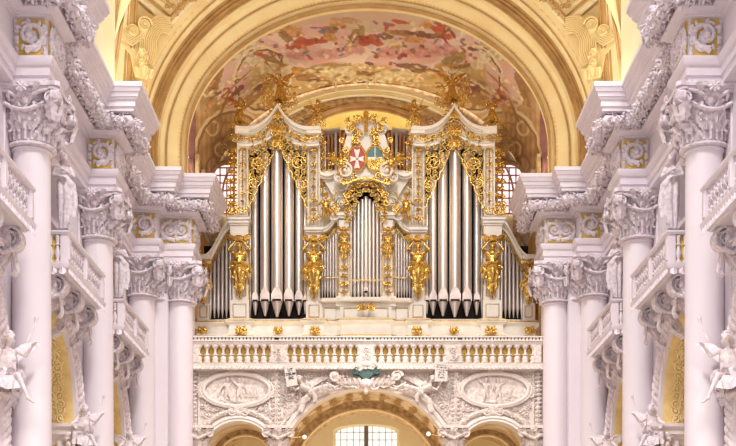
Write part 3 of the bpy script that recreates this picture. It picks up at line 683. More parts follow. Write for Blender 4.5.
# --- side balconies
def balcony(c):
    y0,y1=c-2.35,c+2.45; xo=-8.6; xi=-9.6; zb=9.62+e; zt=10.56+e
    t=Thing('balcony','','balcony',(-9.6,c,9.3+e),'stucco balconies between the columns')
    poly=[(xi,y1),(xo,y1),(xo,y0),(xi,y0)]
    mb=MB(); sweep(mb,poly,[(-.98,9.36+e),(-.12,9.36+e),(-.05,9.42+e),(.06,9.46+e),(.1,9.56+e),(.1,9.62+e),(-.98,9.62+e)]); t.part('slab',mb,'white',sharp=25)
    mb=MB(); sweep(mb,poly,[(-.14,zt-.14),(.05,zt-.14),(.09,zt-.08),(.09,zt-.03),(-.14,zt-.03)]); rail=t.part('handrail',mb,'white',sharp=25)
    mb=MB(); sweep(mb,poly,[(-.08,zt-.03),(.05,zt-.03),(.05,zt+.02),(-.08,zt+.02)]); t.part('rail_cushion',mb,'cord',rail)
    for y in (y0+.12,c,y1-.12):
        mb=MB(); mb.box(xo-.17,xo+.05,y-.14,y+.14,zb,zt-.14); mb.box(xo+.05,xo+.08,y-.09,y+.09,zb+.1,zt-.25); t.part('post',mb,'white')
    for y in (y0,y1-.17): mb=MB(); mb.box(xi+.02,xi+.2,y,y+.17,zb,zt-.14); t.part('post',mb,'white')
    for (a,b) in ((y0+.26,c-.14),(c+.14,y1-.26)):     # interlaced parapet panels
        mb=MB(); n=7; w=(b-a)/n
        for i in range(n):
            for j in range(2):
                yy=a+(i+.5)*w; zz=zb+.2+.36*j
                ring=[(xo-.04,yy+w*.46*cos(q*pi/6),zz+.17*sin(q*pi/6)) for q in range(13)]; mb.tube(ring,.035,6,False); mb.ball((xo-.02,yy,zz),.06,6)
                if i<n-1: mb.ball((xo-.02,a+(i+1)*w,zb+.38),.05,6)
        mb.box(xo-.08,xo,a,b,zb,zb+.05); t.part('parapet_panel',mb,'relief')
    mb=MB(); mb.box(xi+.2,xo-.15,y0+.06,y0+.09,zb+.03,zt-.15); t.part('return_ground',mb,'ochrefield')
    for i in range(3): 
        mb=MB(); mb.lathe([(.07,0),(.07,.06),(.04,.1),(.085,.28),(.05,.42),(.035,.5),(.08,.52),(.04,.56),(.06,.72),(.07,.78)],12,(xi+.34+.2*i,y0+.03,zb)); t.part('baluster',mb,'white')
    mb=MB(); P=[(xi,y0-.03,9.42+e),(xo+.03,y0-.03,9.42+e),(xo+.03,y1,9.42+e)]
    Q=[]
    for i in range(2):
        a=Vector(P[i]);b=Vector(P[i+1]); m=int((b-a).length/.22)
        for j in range(m):
            q=a.lerp(b,(j+.5)/m); ang=-pi/2*0 if i==0 else pi/2
            leaf(mb,Matrix.Translation(q+Vector((0,0,.1)))@Matrix.Rotation(ang,4,'Z')@Matrix.Rotation(pi,4,'Y'),.24,.2,.2,1.6,3,5,5)
    t.part('leaf_moulding',mb,'relief')
    for y,s in ((y0+.45,1),(c,1),(y1-.5,1)):                 # scroll consoles
        mb=MB(); T=Matrix.Translation((0,y,0)); w=.42
        volute_band(mb,Matrix.Translation((-8.98,y,9.04+e))@Matrix.Scale(s,4),.34,w,2.1,pi*.55,-1,.4)
        body_=[(-9.25,9.36),(-8.9,9.36),(-8.72,9.3)];
        up=[(-9.6,9.36),(-9.3,9.36),(-9.2,9.1),(-9.22,8.85),(-9.35,8.6),(-9.5,8.3),(-9.6,8.2)]
        lo=[(-9.6,9.36),(-8.98,9.37),(-8.9,8.72),(-9.0,8.62),(-9.15,8.45),(-9.35,8.12),(-9.6,7.95)]
        mb.band([(x,z+e) for x,z in up],[(x,z+e) for x,z in lo],y-w/2,y+w/2)
        volute_band(mb,Matrix.Translation((-9.36,y,8.3+e)),.2,w*.9,1.7,pi*.6,-1,.4)
        for q in (-1,0,1): leaf(mb,Matrix.Translation((-8.9+.02,y+q*.12,8.78+e))@Matrix.Rotation(pi/2,4,'Z')@Matrix.Rotation(pi*.9,4,'X'),.6,.24,.2,1.8)
        for q in range(5): leaf(mb,Matrix.Translation((-9.2-.07*q,y-w/2,8.95-.17*q+e))@Matrix.Rotation(2.6,4,'Y'),.3,.2,.3,2)
        garland(mb,[(-9.4,y-.3,8.9+e),(-9.1,y-.32,8.65+e),(-8.85,y-.28,8.75+e)],.09,int(y),24)
        t.part('console',mb,'relief',sharp=40)
    mb=MB()
    for yy in (c-1.1,c+1.15):
        garland(mb,[(-9.3,yy-.8,9.2+e),(-9.1,yy-.3,8.85+e),(-9.1,yy+.3,8.85+e),(-9.3,yy+.8,9.2+e)],.13,int(yy),24)
    t.part('festoon',mb,'relief')
    return t
for k,c in enumerate(BAYS):
    if k==0: continue
    t=balcony(c); w=['','at the picture edge, nearest the viewer','between nearest and middle columns','between middle column and organ-side pair'][k]
    pair(t.o,f'white stucco balcony on scroll consoles, left side, {w}',f'white stucco balcony on scroll consoles, right side, {w}')
# --- figures along the wall
fs=f_seated(); ft=f_term(); fp=f_putto(1)
for k,(d,u,zz) in enumerate(((32.0,9.3,5.55),(40.55,9.3,5.15),(48.2,9.3,5.35))):
    w=['on the ledge at the picture edge','on the ledge under the second balcony','low beside the organ-side column pair'][k]
    o=place(fs,'angel_statue',f'white winged angel seated {w}, left side','statue',(-u,d,zz+e),0,1.35 if k==0 else 1.2,'relief','white angels seated on the side ledges')
    mirror(o,f'white winged angel seated {w}, right side')
    mb=MB(); rd=random.Random(k)
    for i in range(7): mb.ball((-u+rd.uniform(-.45,.25),d+.1+rd.uniform(-.1,.3),zz+e-.05+rd.uniform(-.05,.3)),rd.uniform(.16,.28),10)
    for i in range(12): leaf(mb,xf((-u+rd.uniform(-.5,.3),d-.15,zz+e-.35+rd.uniform(0,.4)),rd.uniform(-1,1)),.35,.25,.3,2.2)
    garland(mb,[(-u-.5,d,zz+e+.2),(-u-.3,d-.3,zz+e-.2),(-u+.2,d-.25,zz+e-.35)],.12,k)
    o=single('cloud_base','','cloud',mb,'relief',(-u,d,zz+e),'stucco clouds under the seated angels')
    pair(o,f'white stucco cloud beneath left angel {w}',f'white stucco cloud beneath right angel {w}')
    q=place(fp,'putto_statue',f'small white cherub behind the left angel {w}','statue',(-u-.1,d+.9,zz+e+.55),.4,1.0,'relief','small white cherubs beside the seated angels')
    mirror(q,f'small white cherub behind the right angel {w}')
for k,(d,u) in enumerate(((36.3,8.85),(44.8,8.95))):
    w=['between the nearest column and the second balcony','between the middle column and the third balcony'][k]
    o=place(ft,'caryatid_statue',f'white draped caryatid figure on the left {w}','statue',(-u,d,10.9+e),.3,1.15,'relief','draped caryatids beside the balconies')
    mb=MB(); mb.lathe([(.12,0),(.24,.1),(.26,.2),(.2,.5),(.3,.62),(.3,.7)],14,(0,0,-.95)); 
    for q in range(4): leaf(mb,xf((0,-.2,-.75+q*.15),q-1.5),.3,.22,.3,2)
    b=mb.build('pedestal','relief',o)
    mirror(o,f'white draped caryatid figure on the right {w}')
# ============================================================= ARCH, VAULTS, FRESCO
IA,IB,IZ=7.28,5.6,18.24+e       # inner edge of the great arch
def stilt(a,b,z0,zb,n=64,k0=0.0,k1=1.0):
    P=[(-a,zb)] if zb<z0 else []
    P+=[(-a*cos(pi*i/n),z0+b*sin(pi*i/n)) for i in range(n+1)]
    if zb<z0: P.append((a,zb))
    return P
ZB=16.78+e
def archcurve(t,do=0,dz=0):   # t 0 inner .. 1 outer
    a=lerp(7.28,9.0,t)+do; b=lerp(5.6,7.95,t)+do; z0=lerp(18.24,17.6,t)+e; return [(p[0],p[1]) for p in stilt(a,b,z0,ZB)]
def ring(mb,prof):   # prof: (t,offset outward, y)
    n=len(archcurve(0)); rows=[]
    C=[archcurve(t,o) for t,o,y in prof]
    for i in range(n): rows.append([(C[k][i][0],prof[k][2],C[k][i][1]) for k in range(len(prof))])
    mb.grid(rows)
mb=MB(); ring(mb,[(0,.1,50.7),(0,0,50.6),(0,0,50.35),(0,.02,50.25),(.03,0,50.2),(.07,0,50.25),(.1,0,50.2),(.12,0,50.12),(.46,0,49.85),(.48,.0,49.7),(.56,0,49.6),(.58,0,49.4),(.63,0,49.35)]); struct('trim_11',mb,'yellow',30)
mb=MB(); ring(mb,[(.63,0,49.35),(.64,.03,49.3),(.68,0,49.15),(.7,.04,49.2),(.74,0,49.0),(.76,.03,49.05),(.8,0,48.85)]); struct('trim_12',mb,'yellow3',30)
mb=MB(); ring(mb,[(.8,0,48.85),(.81,0,48.7),(.97,0,48.45),(.98,0,48.35),(1.0,0,48.2),(1.03,0,48.1),(1.0,1.5,48.35)]); struct('trim_13',mb,'yellow',30)
mb=MB(); ring(mb,[(0,-.015,50.34),(.03,-.01,50.15),(.05,0,50.15),(.05,.02,50.3)]); struct('trim_14',mb,'yellow3',30)
for k_,(t0,y0) in enumerate(((.13,50.05),(.44,49.82),(.6,49.3),(.86,48.55))):
    mb=MB(); mb.tube([(p[0],y0,p[1]) for p in archcurve(t0)],.035,6); struct(f'trim_{60+k_}',mb,'yellow3')
# leaf rows on the arch
def leafrow(t,y,y2,step,L,W,name,m,out=0):
    C=archcurve(t,out); mb=MB(); D=[Vector((p[0],0,p[1])) for p in C]; s=0
    for a,b in zip(D,D[1:]):
        L0=(b-a).length; q=s
        while q<L0:
            p=a.lerp(b,q/L0); tt=(b-a).normalized(); nn=Vector((-tt.z,0,tt.x))
            T=Matrix(((tt.x,0,nn.x,p.x),(0,1,0,y),(tt.z,0,nn.z,p.z),(0,0,0,1)))
            leaf(mb,T,L,W,.2,2.0,2,3,5); q+=step
        s=q-L0
    struct(name,mb,m)
leafrow(.47,49.8,0,.24,.24,.2,'trim_15','yellow2'); leafrow(.95,48.4,0,.34,.3,.26,'trim_16','yellow2'); leafrow(.11,50.1,0,.16,.14,.12,'trim_17','yellow2')
# pier heads under the arch above the cornice
mb=MB(); mb.box(-8.95,-8.55,48.3,52.1,ZB-.05,ZB+.5); mb.box(-8.5,-7.3,50.1,52.1,ZB-.05,ZB+.35); o=struct('trim_18',mb,'yellow'); o2=o.copy(); COL.objects.link(o2); o2.name='trim_19'; o2.scale.x=-1
# --- nave vault bay in front of the arch
def rib(s):   # near -> far half lunette edge
    k=s/pi; return (lerp(8.95,9.4,k)-1.0*sin(s)*(1-k*.75), 45.6-2.6*cos(s), 17.4+6.4*sin(s))
def sail(s,ph):   # s: along depth 0..1, ph 0..1 from lunette edge to the crown
    u,d,z=rib(s*pi); za=25.35+.5*sin(s*pi)
    if s>.98: pass
    a=ph*pi/2; return Vector((-u*cos(a),d,z+(za-z)*sin(a)+e))
mb=MB(); mb.grid([[tuple(sail(i/40,j/30)) for j in range(31)] for i in range(41)]); 
o=struct('ceiling_left',mb,'yellow',60); o2=o.copy(); COL.objects.link(o2); o2.name='ceiling_right'; o2.scale.x=-1
def solve(px,py):   # surface parameters of a vault point
    best=None
    def err(s,p):
        v=sail(s,p); return ((v.x*F/v.y+368-px)**2+(600-(v.z-e)*F/v.y-py)**2)
    c=(.5,.5);st=.5
    for r in range(14):
        cand=[(min(1,max(0,c[0]+i*st/3)),min(1,max(0,c[1]+j*st/3))) for i in range(-3,4) for j in range(-3,4)]
        c=min(cand,key=lambda q:err(*q)); st*=.6
    return c
def surf_line(pts,r,name,m,off=.03,n=10):
    P=[]
    for (a,b) in zip(pts,pts[1:]):
        for i in range(n+1):
            if P and i==0: continue
            v=sail(*solve(lerp(a[0],b[0],i/n),lerp(a[1],b[1],i/n))); P.append(v+Vector((.2,-.4,-.6)).normalized()*off)
    mb=MB(); mb.tube(P,r,6); return mb
for k,(pts,r,m) in enumerate((([(135,-6),(171,24),(197,-4)],.12,'cream'),([(141,-8),(170,16),(189,-4)],.04,'yellow3'),([(147,-8),(170,9),(183,-4)],.07,'cream'),([(129,-6),(150,12),(170,30)],.035,'yellow3'))):
    mb=surf_line(pts,r,'x',m); o=struct(f'trim_{20+2*k}',mb,m); o2=o.copy(); COL.objects.link(o2); o2.name=f'trim_{21+2*k}'; o2.scale.x=-1
# lunette rib moulding and arch-side pier, window wall
mb=MB(); R_=[rib(pi*i/40) for i in range(41)]
mb.tube([(-u+.02,d,z+e) for u,d,z in R_],.1,8); mb.tube([(-u+.16,d-.02,z+e+.05) for u,d,z in R_],.05,6); mb.tube([(-u-.16,d,z+e-.08) for u,d,z in R_],.06,6)
o=struct('trim_30',mb,'yellow3'); o2=o.copy(); COL.objects.link(o2); o2.name='trim_31'; o2.scale.x=-1
mb=MB()   # lunette soffit from the rib back to the window wall
mb.grid([[(-u,d,z+e),(-10.0,45.6-2.5*cos(pi*i/40),17.2+5.2*sin(pi*i/40)+e)] for i,(u,d,z) in enumerate(R_)]); o=struct('trim_32',mb,'cream',60); o2=o.copy(); COL.objects.link(o2); o2.name='trim_33'; o2.scale.x=-1
mb=MB(); mb.box(-10.6,-8.7,39.2,43.0,16.7+e,26+e); mb.box(-10.6,-10.0,48.0,52,16.7+e,26+e); o=struct('wall_attic_left',mb,'cream'); o2=o.copy(); COL.objects.link(o2); o2.name='wall_attic_right'; o2.scale.x=-1
def win_side(c,name):
    g=MB(); A=[(c-2.5,16.8+e)]+arch_pts(c,2.5,17.2+e,5.2)+[(c+2.5,16.8+e)]
    g.add([(-10.0,)+p for p in A],[tuple(range(len(A)))]); w=g.build(name,'glass'); w['kind']='structure'
    f=MB()
    for i in range(-3,4): 
        y=c+i*.7; zt=17.2+5.2*math.sqrt(max(0,1-(i*.7/2.5)**2)); f.box(-9.98,-9.92,y-.025,y+.025,16.8+e,zt+e)
    for z in (18,19,20,21,22): f.box(-9.98,-9.92,c-2.4,c+2.4,z+e-.02,z+e+.02)
    b=f.build('window_frame','cream',w); return w
w=win_side(45.6,'window_1'); w2=copytree(w); w2.name='window_2'; w2.scale.x=-1
# volute relief on the pendentive
def pendent():
    mb=MB(); D=48.0; cx=X(142,D); cz=Z(40,D)
    T=Matrix.Translation((cx,D-.35,cz))@Matrix.Rotation(.35,4,'Z')
    def ribs(path,n,w,r):
        for k in range(n):
            o=(k/(n-1)-.5)*w
            P=[Vector(p) for p in path]; Q=[]
            for i,p in enumerate(P):
                t=(P[min(i+1,len(P)-1)]-P[max(i-1,0)]).normalized(); Q.append((p.x-t.y*o,-.05,p.y+t.x*o))
            mb.tube(Q,r,6,T=T)
    ribs([(-.75,1.05),(-.8,.5),(-.6,.05),(-.35,-.1),(-.15,.1),(-.1,.35)],9,.66,.034)
    ribs([(1.15,.55),(.75,.55),(.45,.3),(.3,-.1),(.3,-.5),(.15,-1.0)],9,.62,.034)
    volute_band(mb,T@Matrix.Translation((-.3,-.12,.1)),.22,.2,2.2,pi,-1,.35); volute_band(mb,T@Matrix.Translation((.12,-.18,.36)),.3,.24,2.2,0,1,.35)
    mb.prism([(-1.05,1.3),(1.45,.9),(.75,-.6),(.35,-1.5),(-.15,-1.5),(-.35,-.7),(-.9,-.1)],.12,.3,T=T)
    for q in range(5): leaf(mb,T@xf((-.1+.12*q,-.02,-1.6),.3*(q-2)),.35,.22,.2,1.8)
    for q in range(6): leaf(mb,T@xf((.1,-.15,-.9-.13*q),.5*(q%3-1)),.35,.3,.4,2.0)
    return single('volute_relief','','relief',mb,'yellow',(cx,D,cz-1.4),'volute reliefs at the springing of the vault')
pair(pendent(),'yellow double volute relief on the vault corner, upper left','yellow double volute relief on the vault corner, upper right')
mb=MB(); 
for k,(px,py,sz) in enumerate(((172,5,.4),(160,-4,.3),(186,-2,.3))):
    s,p=solve(px,py); v=sail(s,p); rinceau(mb,Matrix.Translation(v+Vector((.1,-.25,-.15)))@Matrix.Rotation(.5,4,'X'),-sz,sz,-.2,.2,.03,.3,k)
pair(single('vault_scrollwork','','relief',mb,'yellow3',tuple(v),'scrollwork in the vault frames'),'ochre scrollwork inside the vault frame at the top, left of centre','ochre scrollwork inside the vault frame at the top, right of centre')
# --- organ bay barrel with fresco
BLOBS=[]; RINGS=[(222,150,9,1.1,(166,124,78)),(222,150,6,.8,(232,204,150)),(214,166,8,1,(166,124,78)),(228,132,8,1,(170,128,80)),(212,128,6,.9,(236,210,160)),(232,152,34,1.2,(160,118,72)),(232,152,36,1.2,(232,206,156)),(262,80,26,1,(138,98,56)),(262,80,28,1.2,(236,210,164))]
def fresco_color(px,py,rd):
    from mathutils import noise
    n1=noise.noise(Vector((px*.03,py*.05,1)));n2=noise.noise(Vector((px*.09,py*.12,5)));n3=noise.noise(Vector((px*.25,py*.3,9)))
    mx=abs(px-368); 
    low=71-(mx/145.0)**2*16+0*n2      # lower edge of the painted sky
    sky=(228+18*n2,186+26*n1+14*n3,170+24*n1+14*n3)
    if n1+.5*n2>.12: sky=(238,208,188)
    if py<30+14*n1: sky=lerp3(sky,(206,178,142),.75)
    c=sky
    if py>low: 
        c=(214+30*n2,176+30*n2,116+24*n2)
        if n2>.18: c=(170,126,76)
        if n3>.3: c=(226,196,142)
        if py<low+4: c=(150,116,66)
    if mx>112 and py<low+6:         # painted masonry steps at the flanks
        q=int((px+py*.7)/7)+int((py-px*.3 if px<368 else py+px*.3)/6)
        c=(226,212,182) if q%2 else (196,170,122)
    if mx>118 and py>low+4+0*n1:
        c=(222+14*n2,176+24*n1,156+24*n1)
        if mx>150+8*n2: c=(190+24*n2,150+20*n2,98+18*n2)
        if mx>168: c=(206+10*n3,176+10*n3,136)
    if py>112: c=(208+24*n2,168+26*n2,114+20*n2) if (mx<136) else (196+30*n2+12*sin(px*1.3),152+28*n2+12*sin(px*1.3),100+20*n2)
    if mx>172: c=(150+26*n2,98+20*n2,92+18*n2) if py>100 else (208,178,138)
    for (bx,by,r,w_,col) in RINGS:
        for sx in (bx,736-bx):
            q=math.hypot(px-sx,(py-by)*.85)+2*n2
            if abs(q-r)<w_: c=col
    for (bx,by,rx,ry,ro,col) in BLOBS:
        dx,dy=px-bx,py-by
        if abs(dx)>rx*1.8+ry and abs(dy)>ry*2+rx: continue
        u=(dx*cos(ro)+dy*sin(ro))/rx; v=(-dx*sin(ro)+dy*cos(ro))/ry
        if u*u+v*v<1+.9*n2+.7*n3: c=tuple(lerp(c[i],col[i]*(1+.22*n3),.85) for i in range(3))
    return c
def lerp3(a,b,t): return tuple(lerp(a[i],b[i],t) for i in range(3))
red=(186,82,60);ora=(206,150,86);brn=(160,116,68);dk=(126,80,62);crm=(228,206,160);pnk=(214,150,138);mv=(150,104,110);olv=(170,138,80)
BLOBS+=[(292,31,14,6,.1,ora),(299,44,13,5,-.3,red),(286,37,10,4,.7,brn),(318,40,14,4,-.1,red),(330,37,8,4,.3,ora),(338,24,8,4,0,ora),(330,30,10,3,.2,brn),(354,38,6,13,.45,brn),(361,33,4,8,.2,olv),(366,42,7,5,0,red),(346,20,14,3,.1,(196,150,110)),
 (374,40,12,6,0,red),(384,37,9,4,0,mv),(392,43,9,4,.3,crm),(402,33,16,3,.1,brn),(414,40,12,3,.1,ora),(437,27,9,7,.3,red),(428,24,9,4,-.3,ora),(444,34,7,5,.4,red),(424,35,16,3,.15,dk),
 (400,22,10,2,.2,red),(350,50,14,6,0,pnk),(330,54,20,5,0,pnk),(392,53,16,6,0,pnk),(420,52,16,6,0,pnk),(445,50,14,7,0,pnk),(300,56,16,4,.1,pnk),
 (271,68,14,8,.2,crm),(262,62,9,6,.2,crm),(293,72,20,6,.15,ora),(308,78,14,4,.1,brn),(266,57,16,3,.4,brn),(340,74,18,6,0,crm),(395,75,22,6,0,crm),(366,68,30,4,0,(210,170,112)),(410,66,20,3,.1,dk),(330,66,22,3,-.1,olv),
 (440,72,16,7,-.3,ora),(455,58,12,6,-.3,olv),(478,62,8,8,0,crm),(228,96,7,8,0,red),(222,104,6,5,0,ora),(238,90,8,3,-.8,dk),(252,98,22,5,-.7,brn),(262,84,10,4,-.6,dk),(470,88,13,9,.5,(134,62,68)),(482,100,12,6,.7,brn),(500,96,9,6,.6,red),(508,108,8,6,.4,ora),(215,84,4,22,.35,brn),(522,86,4,22,-.35,brn)]
rq=random.Random(77); pal=[red,ora,brn,dk,crm,pnk,mv,olv,(232,196,160),(112,120,140),(236,216,186),(160,70,60)]
for _ in range(150):     # small figures and clouds of the painted sky
    x=rq.uniform(250,486); y=rq.uniform(22,58)
    BLOBS.append((x,y,rq.uniform(1.5,5),rq.uniform(.8,2.2),rq.uniform(-1,1),rq.choice(pal)))
for _ in range(170):     # painted trophies and ornament round the sky
    a=rq.uniform(-1,1); x=368+a*165; y=62+26*rq.random()+abs(a)**2*22
    BLOBS.append((x,y,rq.uniform(1.5,6),rq.uniform(.7,1.8),(.6 if x<368 else -.6)*-abs(a)*1.2+rq.uniform(-.3,.3),rq.choice([crm,brn,ora,olv,dk,crm,(240,222,180)])))
BLOBS+=[(232,78,22,1.4,-.75,crm),(238,82,22,1.0,-.75,brn),(504,78,22,1.4,.75,crm),(498,82,22,1.0,.75,brn),(246,92,26,1.2,-.6,crm),(490,92,26,1.2,.6,crm),(252,52,20,1.3,-.5,crm),(484,52,20,1.3,.5,crm),(222,110,18,1.2,-1.2,brn),(514,110,18,1.2,1.2,brn)]
rdx=random.Random(5); rows=[];cols=[]
NA,ND=420,110
for j in range(ND+1):
    d=lerp(50.55,57.9,j/ND); row=[]
    for i in range(NA+1):
        a=pi*i/NA; x=-(IA+.1)*cos(a); z=IZ+(IB+.1)*sin(a)
        px=368+x*F/d; py=600-(z-e)*F/d; row.append((x,d,z)); c=fresco_color(px,py,rdx)
        cols.append(lin(tuple(max(0,min(255,v)) for v in c)))
    rows.append(row)
mb=MB(); mb.grid(rows); o=mb.build('ceiling','fresco',sharp=180); o['kind']='structure'
at=o.data.color_attributes.new('paint','FLOAT_COLOR','POINT')
for i,c in enumerate(cols): at.data[i].color=c
# side walls of the organ bay
mb=MB(); mb.box(-7.6,-7.34,52.0,58,12+e,IZ+.02); o=struct('wall_organ_bay_left',mb,'ochre'); o2=o.copy(); COL.objects.link(o2); o2.name='wall_organ_bay_right'; o2.scale.x=-1
mb=MB(); mb.box(-7.5,-7.28,51.6,52.3,ZB-.05,IZ); mb.box(-7.5,-7.25,53.4,54.1,ZB-.05,IZ); o=struct('trim_34',mb,'marble'); o2=o.copy(); COL.objects.link(o2); o2.name='trim_35'; o2.scale.x=-1
# --- back wall with its niche arch and tall side windows
BD=58.0
def el(a,b,z0,n=48,zb=None): 
    P=[(-a*cos(pi*i/n),z0+b*sin(pi*i/n)) for i in range(n+1)]
    return ([(-a,zb)] if zb is not None else [])+P+([(a,zb)] if zb is not None else [])
cxw=X(366,BD)
mb=MB(); outer=el(8.2,6.6,IZ,zb=8.5+e); inner=el(4.6,4.5,18.2+e,zb=8.5+e)
rows=[[(o_[0]+cxw,BD,o_[1]),(i_[0]+cxw,BD,i_[1])] for o_,i_ in zip(outer,inner)]; mb.grid(rows); struct('wall_back',mb,'ochre2')
mb=MB(); mb.grid([[(i_[0]+cxw,BD,i_[1]),(i_[0]*.99+cxw,BD+.9,i_[1]-.05)] for i_ in inner]); mb.add([(p[0]+cxw,BD+.9,p[1]) for p in el(4.7,4.6,18.2+e,zb=8.5+e)],[tuple(range(51))]); struct('wall_niche',mb,'paleyellow')
def ringw(name,m,a0,b0,z0,w,h,d0,zb=14+e):
    mb=MB(); A=el(a0,b0,z0,zb=zb);B=el(a0+w*.5,b0+w*.5,z0,zb=zb);C=el(a0+w,b0+w,z0,zb=zb)
    mb.grid([[(p[0]+cxw,d0,p[1]),(p[0]+cxw,d0-h,p[1]),(q[0]+cxw,d0-h*.7,q[1]),(q[0]+cxw,d0-h*1.2,q[1]),(r[0]+cxw,d0-h,r[1]),(r[0]+cxw,d0,r[1])] for p,q,r in zip(A,B,C)]); struct(name,mb,m,30)
ringw('trim_36','cream',6.35,5.2,18.15+e,.42,.3,BD); ringw('trim_37','ochre',4.6,4.5,18.2+e,.3,.15,BD); ringw('trim_38','ochre2',5.6,4.9,18.1+e,.2,.12,BD)
# rocaille on the back wall band
mb=MB(); T=Matrix.Translation((cxw,BD-.05,0))
rinceau(mb,T,-6,6,18+e,24+e,.05,.55,11,inside=lambda x,z:(x/4.95)**2+((z-18.2-e)/4.85)**2>1 and (x/6.1)**2+((z-18.2-e)/4.95)**2<1,y=-.06)
tag(mb.build('wall_scrollwork','ochre2',None,(cxw,BD,20)),'ochre rocaille scrollwork on the arch band of the rear wall','relief')
# painted / carved vault ribs: trophy reliefs
for k,(px,py,d,w,h,lab) in enumerate(((272,68,54.6,.8,.45,'pale carved trophy cloud on the vault above the left tower'),(464,68,54.6,.8,.45,'pale carved trophy cloud on the vault above the right tower'))):
    mb=MB(); rd=random.Random(k); T=Matrix.Translation((X(px,d),d,Z(py,d)))
    for i in range(16): mb.ball((rd.uniform(-w,w),rd.uniform(-.1,.1),rd.uniform(-h,h)*.7),(rd.uniform(.12,.26),.12,rd.uniform(.1,.2)),8,T=T)
    rinceau(mb,T,-w,w,-h,h,.04,.4,k,y=-.1)
    tag(mb.build('trophy_relief','cream',None,(X(px,d),d,Z(py,d))),lab,'relief')
mb=MB(); rinceau(mb,Matrix.Translation((cxw,57.3,Z(76,57.3))),-2.6,2.6,-.35,.35,.05,.5,4); tag(mb.build('vault_scrollwork','cream',None,(cxw,57.3,24)),'pale rocaille frame at the foot of the ceiling painting, centre','relief')
# tall windows either side of the organ
g=MB(); A=[(-.62,0)]+[(-.62*cos(pi*i/16),1.7+.6*sin(pi*i/16)) for i in range(17)]+[(.62,0)]
wx,wz=X(227,57.5),Z(214,57.5); g.add([(wx+p[0],57.5,wz+p[1]) for p in A],[tuple(range(len(A)))]); w=g.build('window_3','glass2'); w['kind']='structure'
f=MB()
for i in range(1,4): f.box(wx-.62+.31*i-.03,wx-.62+.31*i+.03,57.4,57.46,wz,wz+2.1)
for i in range(7): f.box(wx-.62,wx+.62,57.4,57.46,wz+.35*i-.03,wz+.35*i+.03)
f.build('window_frame','lead2',w)
f=MB(); C=A; f.tube([(wx+p[0]*1.1,57.45,wz+p[1]*1.02) for p in A],.12,8); f.build('window_surround','yellow3',w)
w2=copytree(w); w2.name='window_4'; w2.scale.x=-1

# carved and painted ornament on the rear wall beside the organ towers
for s,wd in ((-1,'left'),(1,'right')):
    mb=MB(); cx=s*(368-266)*57.6/F; cz=Z(197,57.6)
    for r,w_ in ((2.0,.12),(2.2,.06),(1.75,.06)): mb.tube([(cx+s*-0+r*cos(a)*1,57.6,cz+r*sin(a)*1.15) for a in [pi*i/30 for i in range(31)]],w_,8)
    struct(f'trim_{50 if s<0 else 51}',mb,'yellow3')
    for k,(px,py,w,h,m,lab) in enumerate(((209,146,.4,1.1,'ochre2','tall ochre rocaille panel on the {} side behind the organ'),(222,112,.6,.7,'ochre2','ochre and gold rocaille cluster above the outer end of the {} tower'),(232,140,.5,.6,'yellow3','ochre scroll cluster beside the {} tower cornice'))):
        mb=MB(); d_=57.2-.3*k; x=X(px,d_) if s<0 else -X(px,d_); z=Z(py,d_); rinceau(mb,None,x-w,x+w,z-h,z+h,.045,.36,90+k,y=d_,leafs=5)
        volute_band(mb,Matrix.Translation((x,d_,z-h*.6)),.3,.2,1.8,pi/2,s,.35); volute_band(mb,Matrix.Translation((x-s*.1,d_,z+h*.6)),.24,.2,1.8,pi/2,-s,.35)
        tag(mb.build('rocaille_relief',m,None,(x,d_,z)),lab.format(wd),'relief')
    mb=MB(); x=s*7.22
    for d_ in (53.0,54.9,56.2): mb.box(x-.08,x+.08,d_-.25,d_+.25,ZB,IZ+.6)
    struct(f'trim_{52 if s<0 else 53}',mb,'ochre2')
# ============================================================= ORGAN
OD=54.0; AX=366.0; ox=X(AX,OD); G0=Z(338,OD)-.6
org=Thing('pipe_organ','great white and gold baroque pipe organ standing on the gallery','organ',(ox,OD,G0))
def px2(px,py,d): return (X(px,d),Z(py,d))
def mir(o):
    c=copytree(o,o.parent); c.location.x=-o.location.x; c.scale.x=-o.scale.x; r=o.rotation_euler; c.rotation_euler=(r.x,-r.y,-r.z); return c
def half(name,mb,m,sub=None,label=None,sharp=35):
    o=org.part(name,mb,m,sub,label,sharp); mir(o); return o
def bx(mb,a,b,t,u,d0,d1,d=None):
    d=d or (d0); x0,z0=px2(a,u,d); x1,z1=px2(b,t,d); mb.box(x0,x1,d0,d1,z0,z1); return mb
def panel_trim(mb,a,b,t,u,d,r=.021):
    x0,z0=px2(a,u,d);x1,z1=px2(b,t,d); mb.tube([(x0,d,z0),(x1,d,z0),(x1,d,z1),(x0,d,z1),(x0,d,z0)],r,5)
# ---- dark interior and case body (left half)
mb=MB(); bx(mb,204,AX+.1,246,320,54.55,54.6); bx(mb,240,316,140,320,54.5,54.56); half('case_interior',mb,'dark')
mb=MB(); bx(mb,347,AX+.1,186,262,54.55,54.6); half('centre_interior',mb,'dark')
c=MB()
bx(c,237,248,143,320,53.75,54.6); bx(c,232.5,248,236,320,53.9,54.6); bx(c,307.5,320,143,320,53.75,54.6)          # tower posts
bx(c,337.5,350,232,304,53.55,54.4); bx(c,199,208,262,320,54.0,54.6)           # centre post, end post
bx(c,320,338,178,226,54.1,54.5); bx(c,336,348,184,222,53.8,54.4)
# pedestals beneath herms and base plinth
bx(c,230,249,300,320,53.62,54.6); bx(c,306,322,301,320,53.6,54.6); bx(c,197,209,303,320,53.85,54.6); bx(c,336,351,296,306,53.5,54.4)
bx(c,320,AX+.1,303,322,53.75,54.5); bx(c,340,AX+.1,303,322,53.55,54.5)
half('case_body',c,'casew')
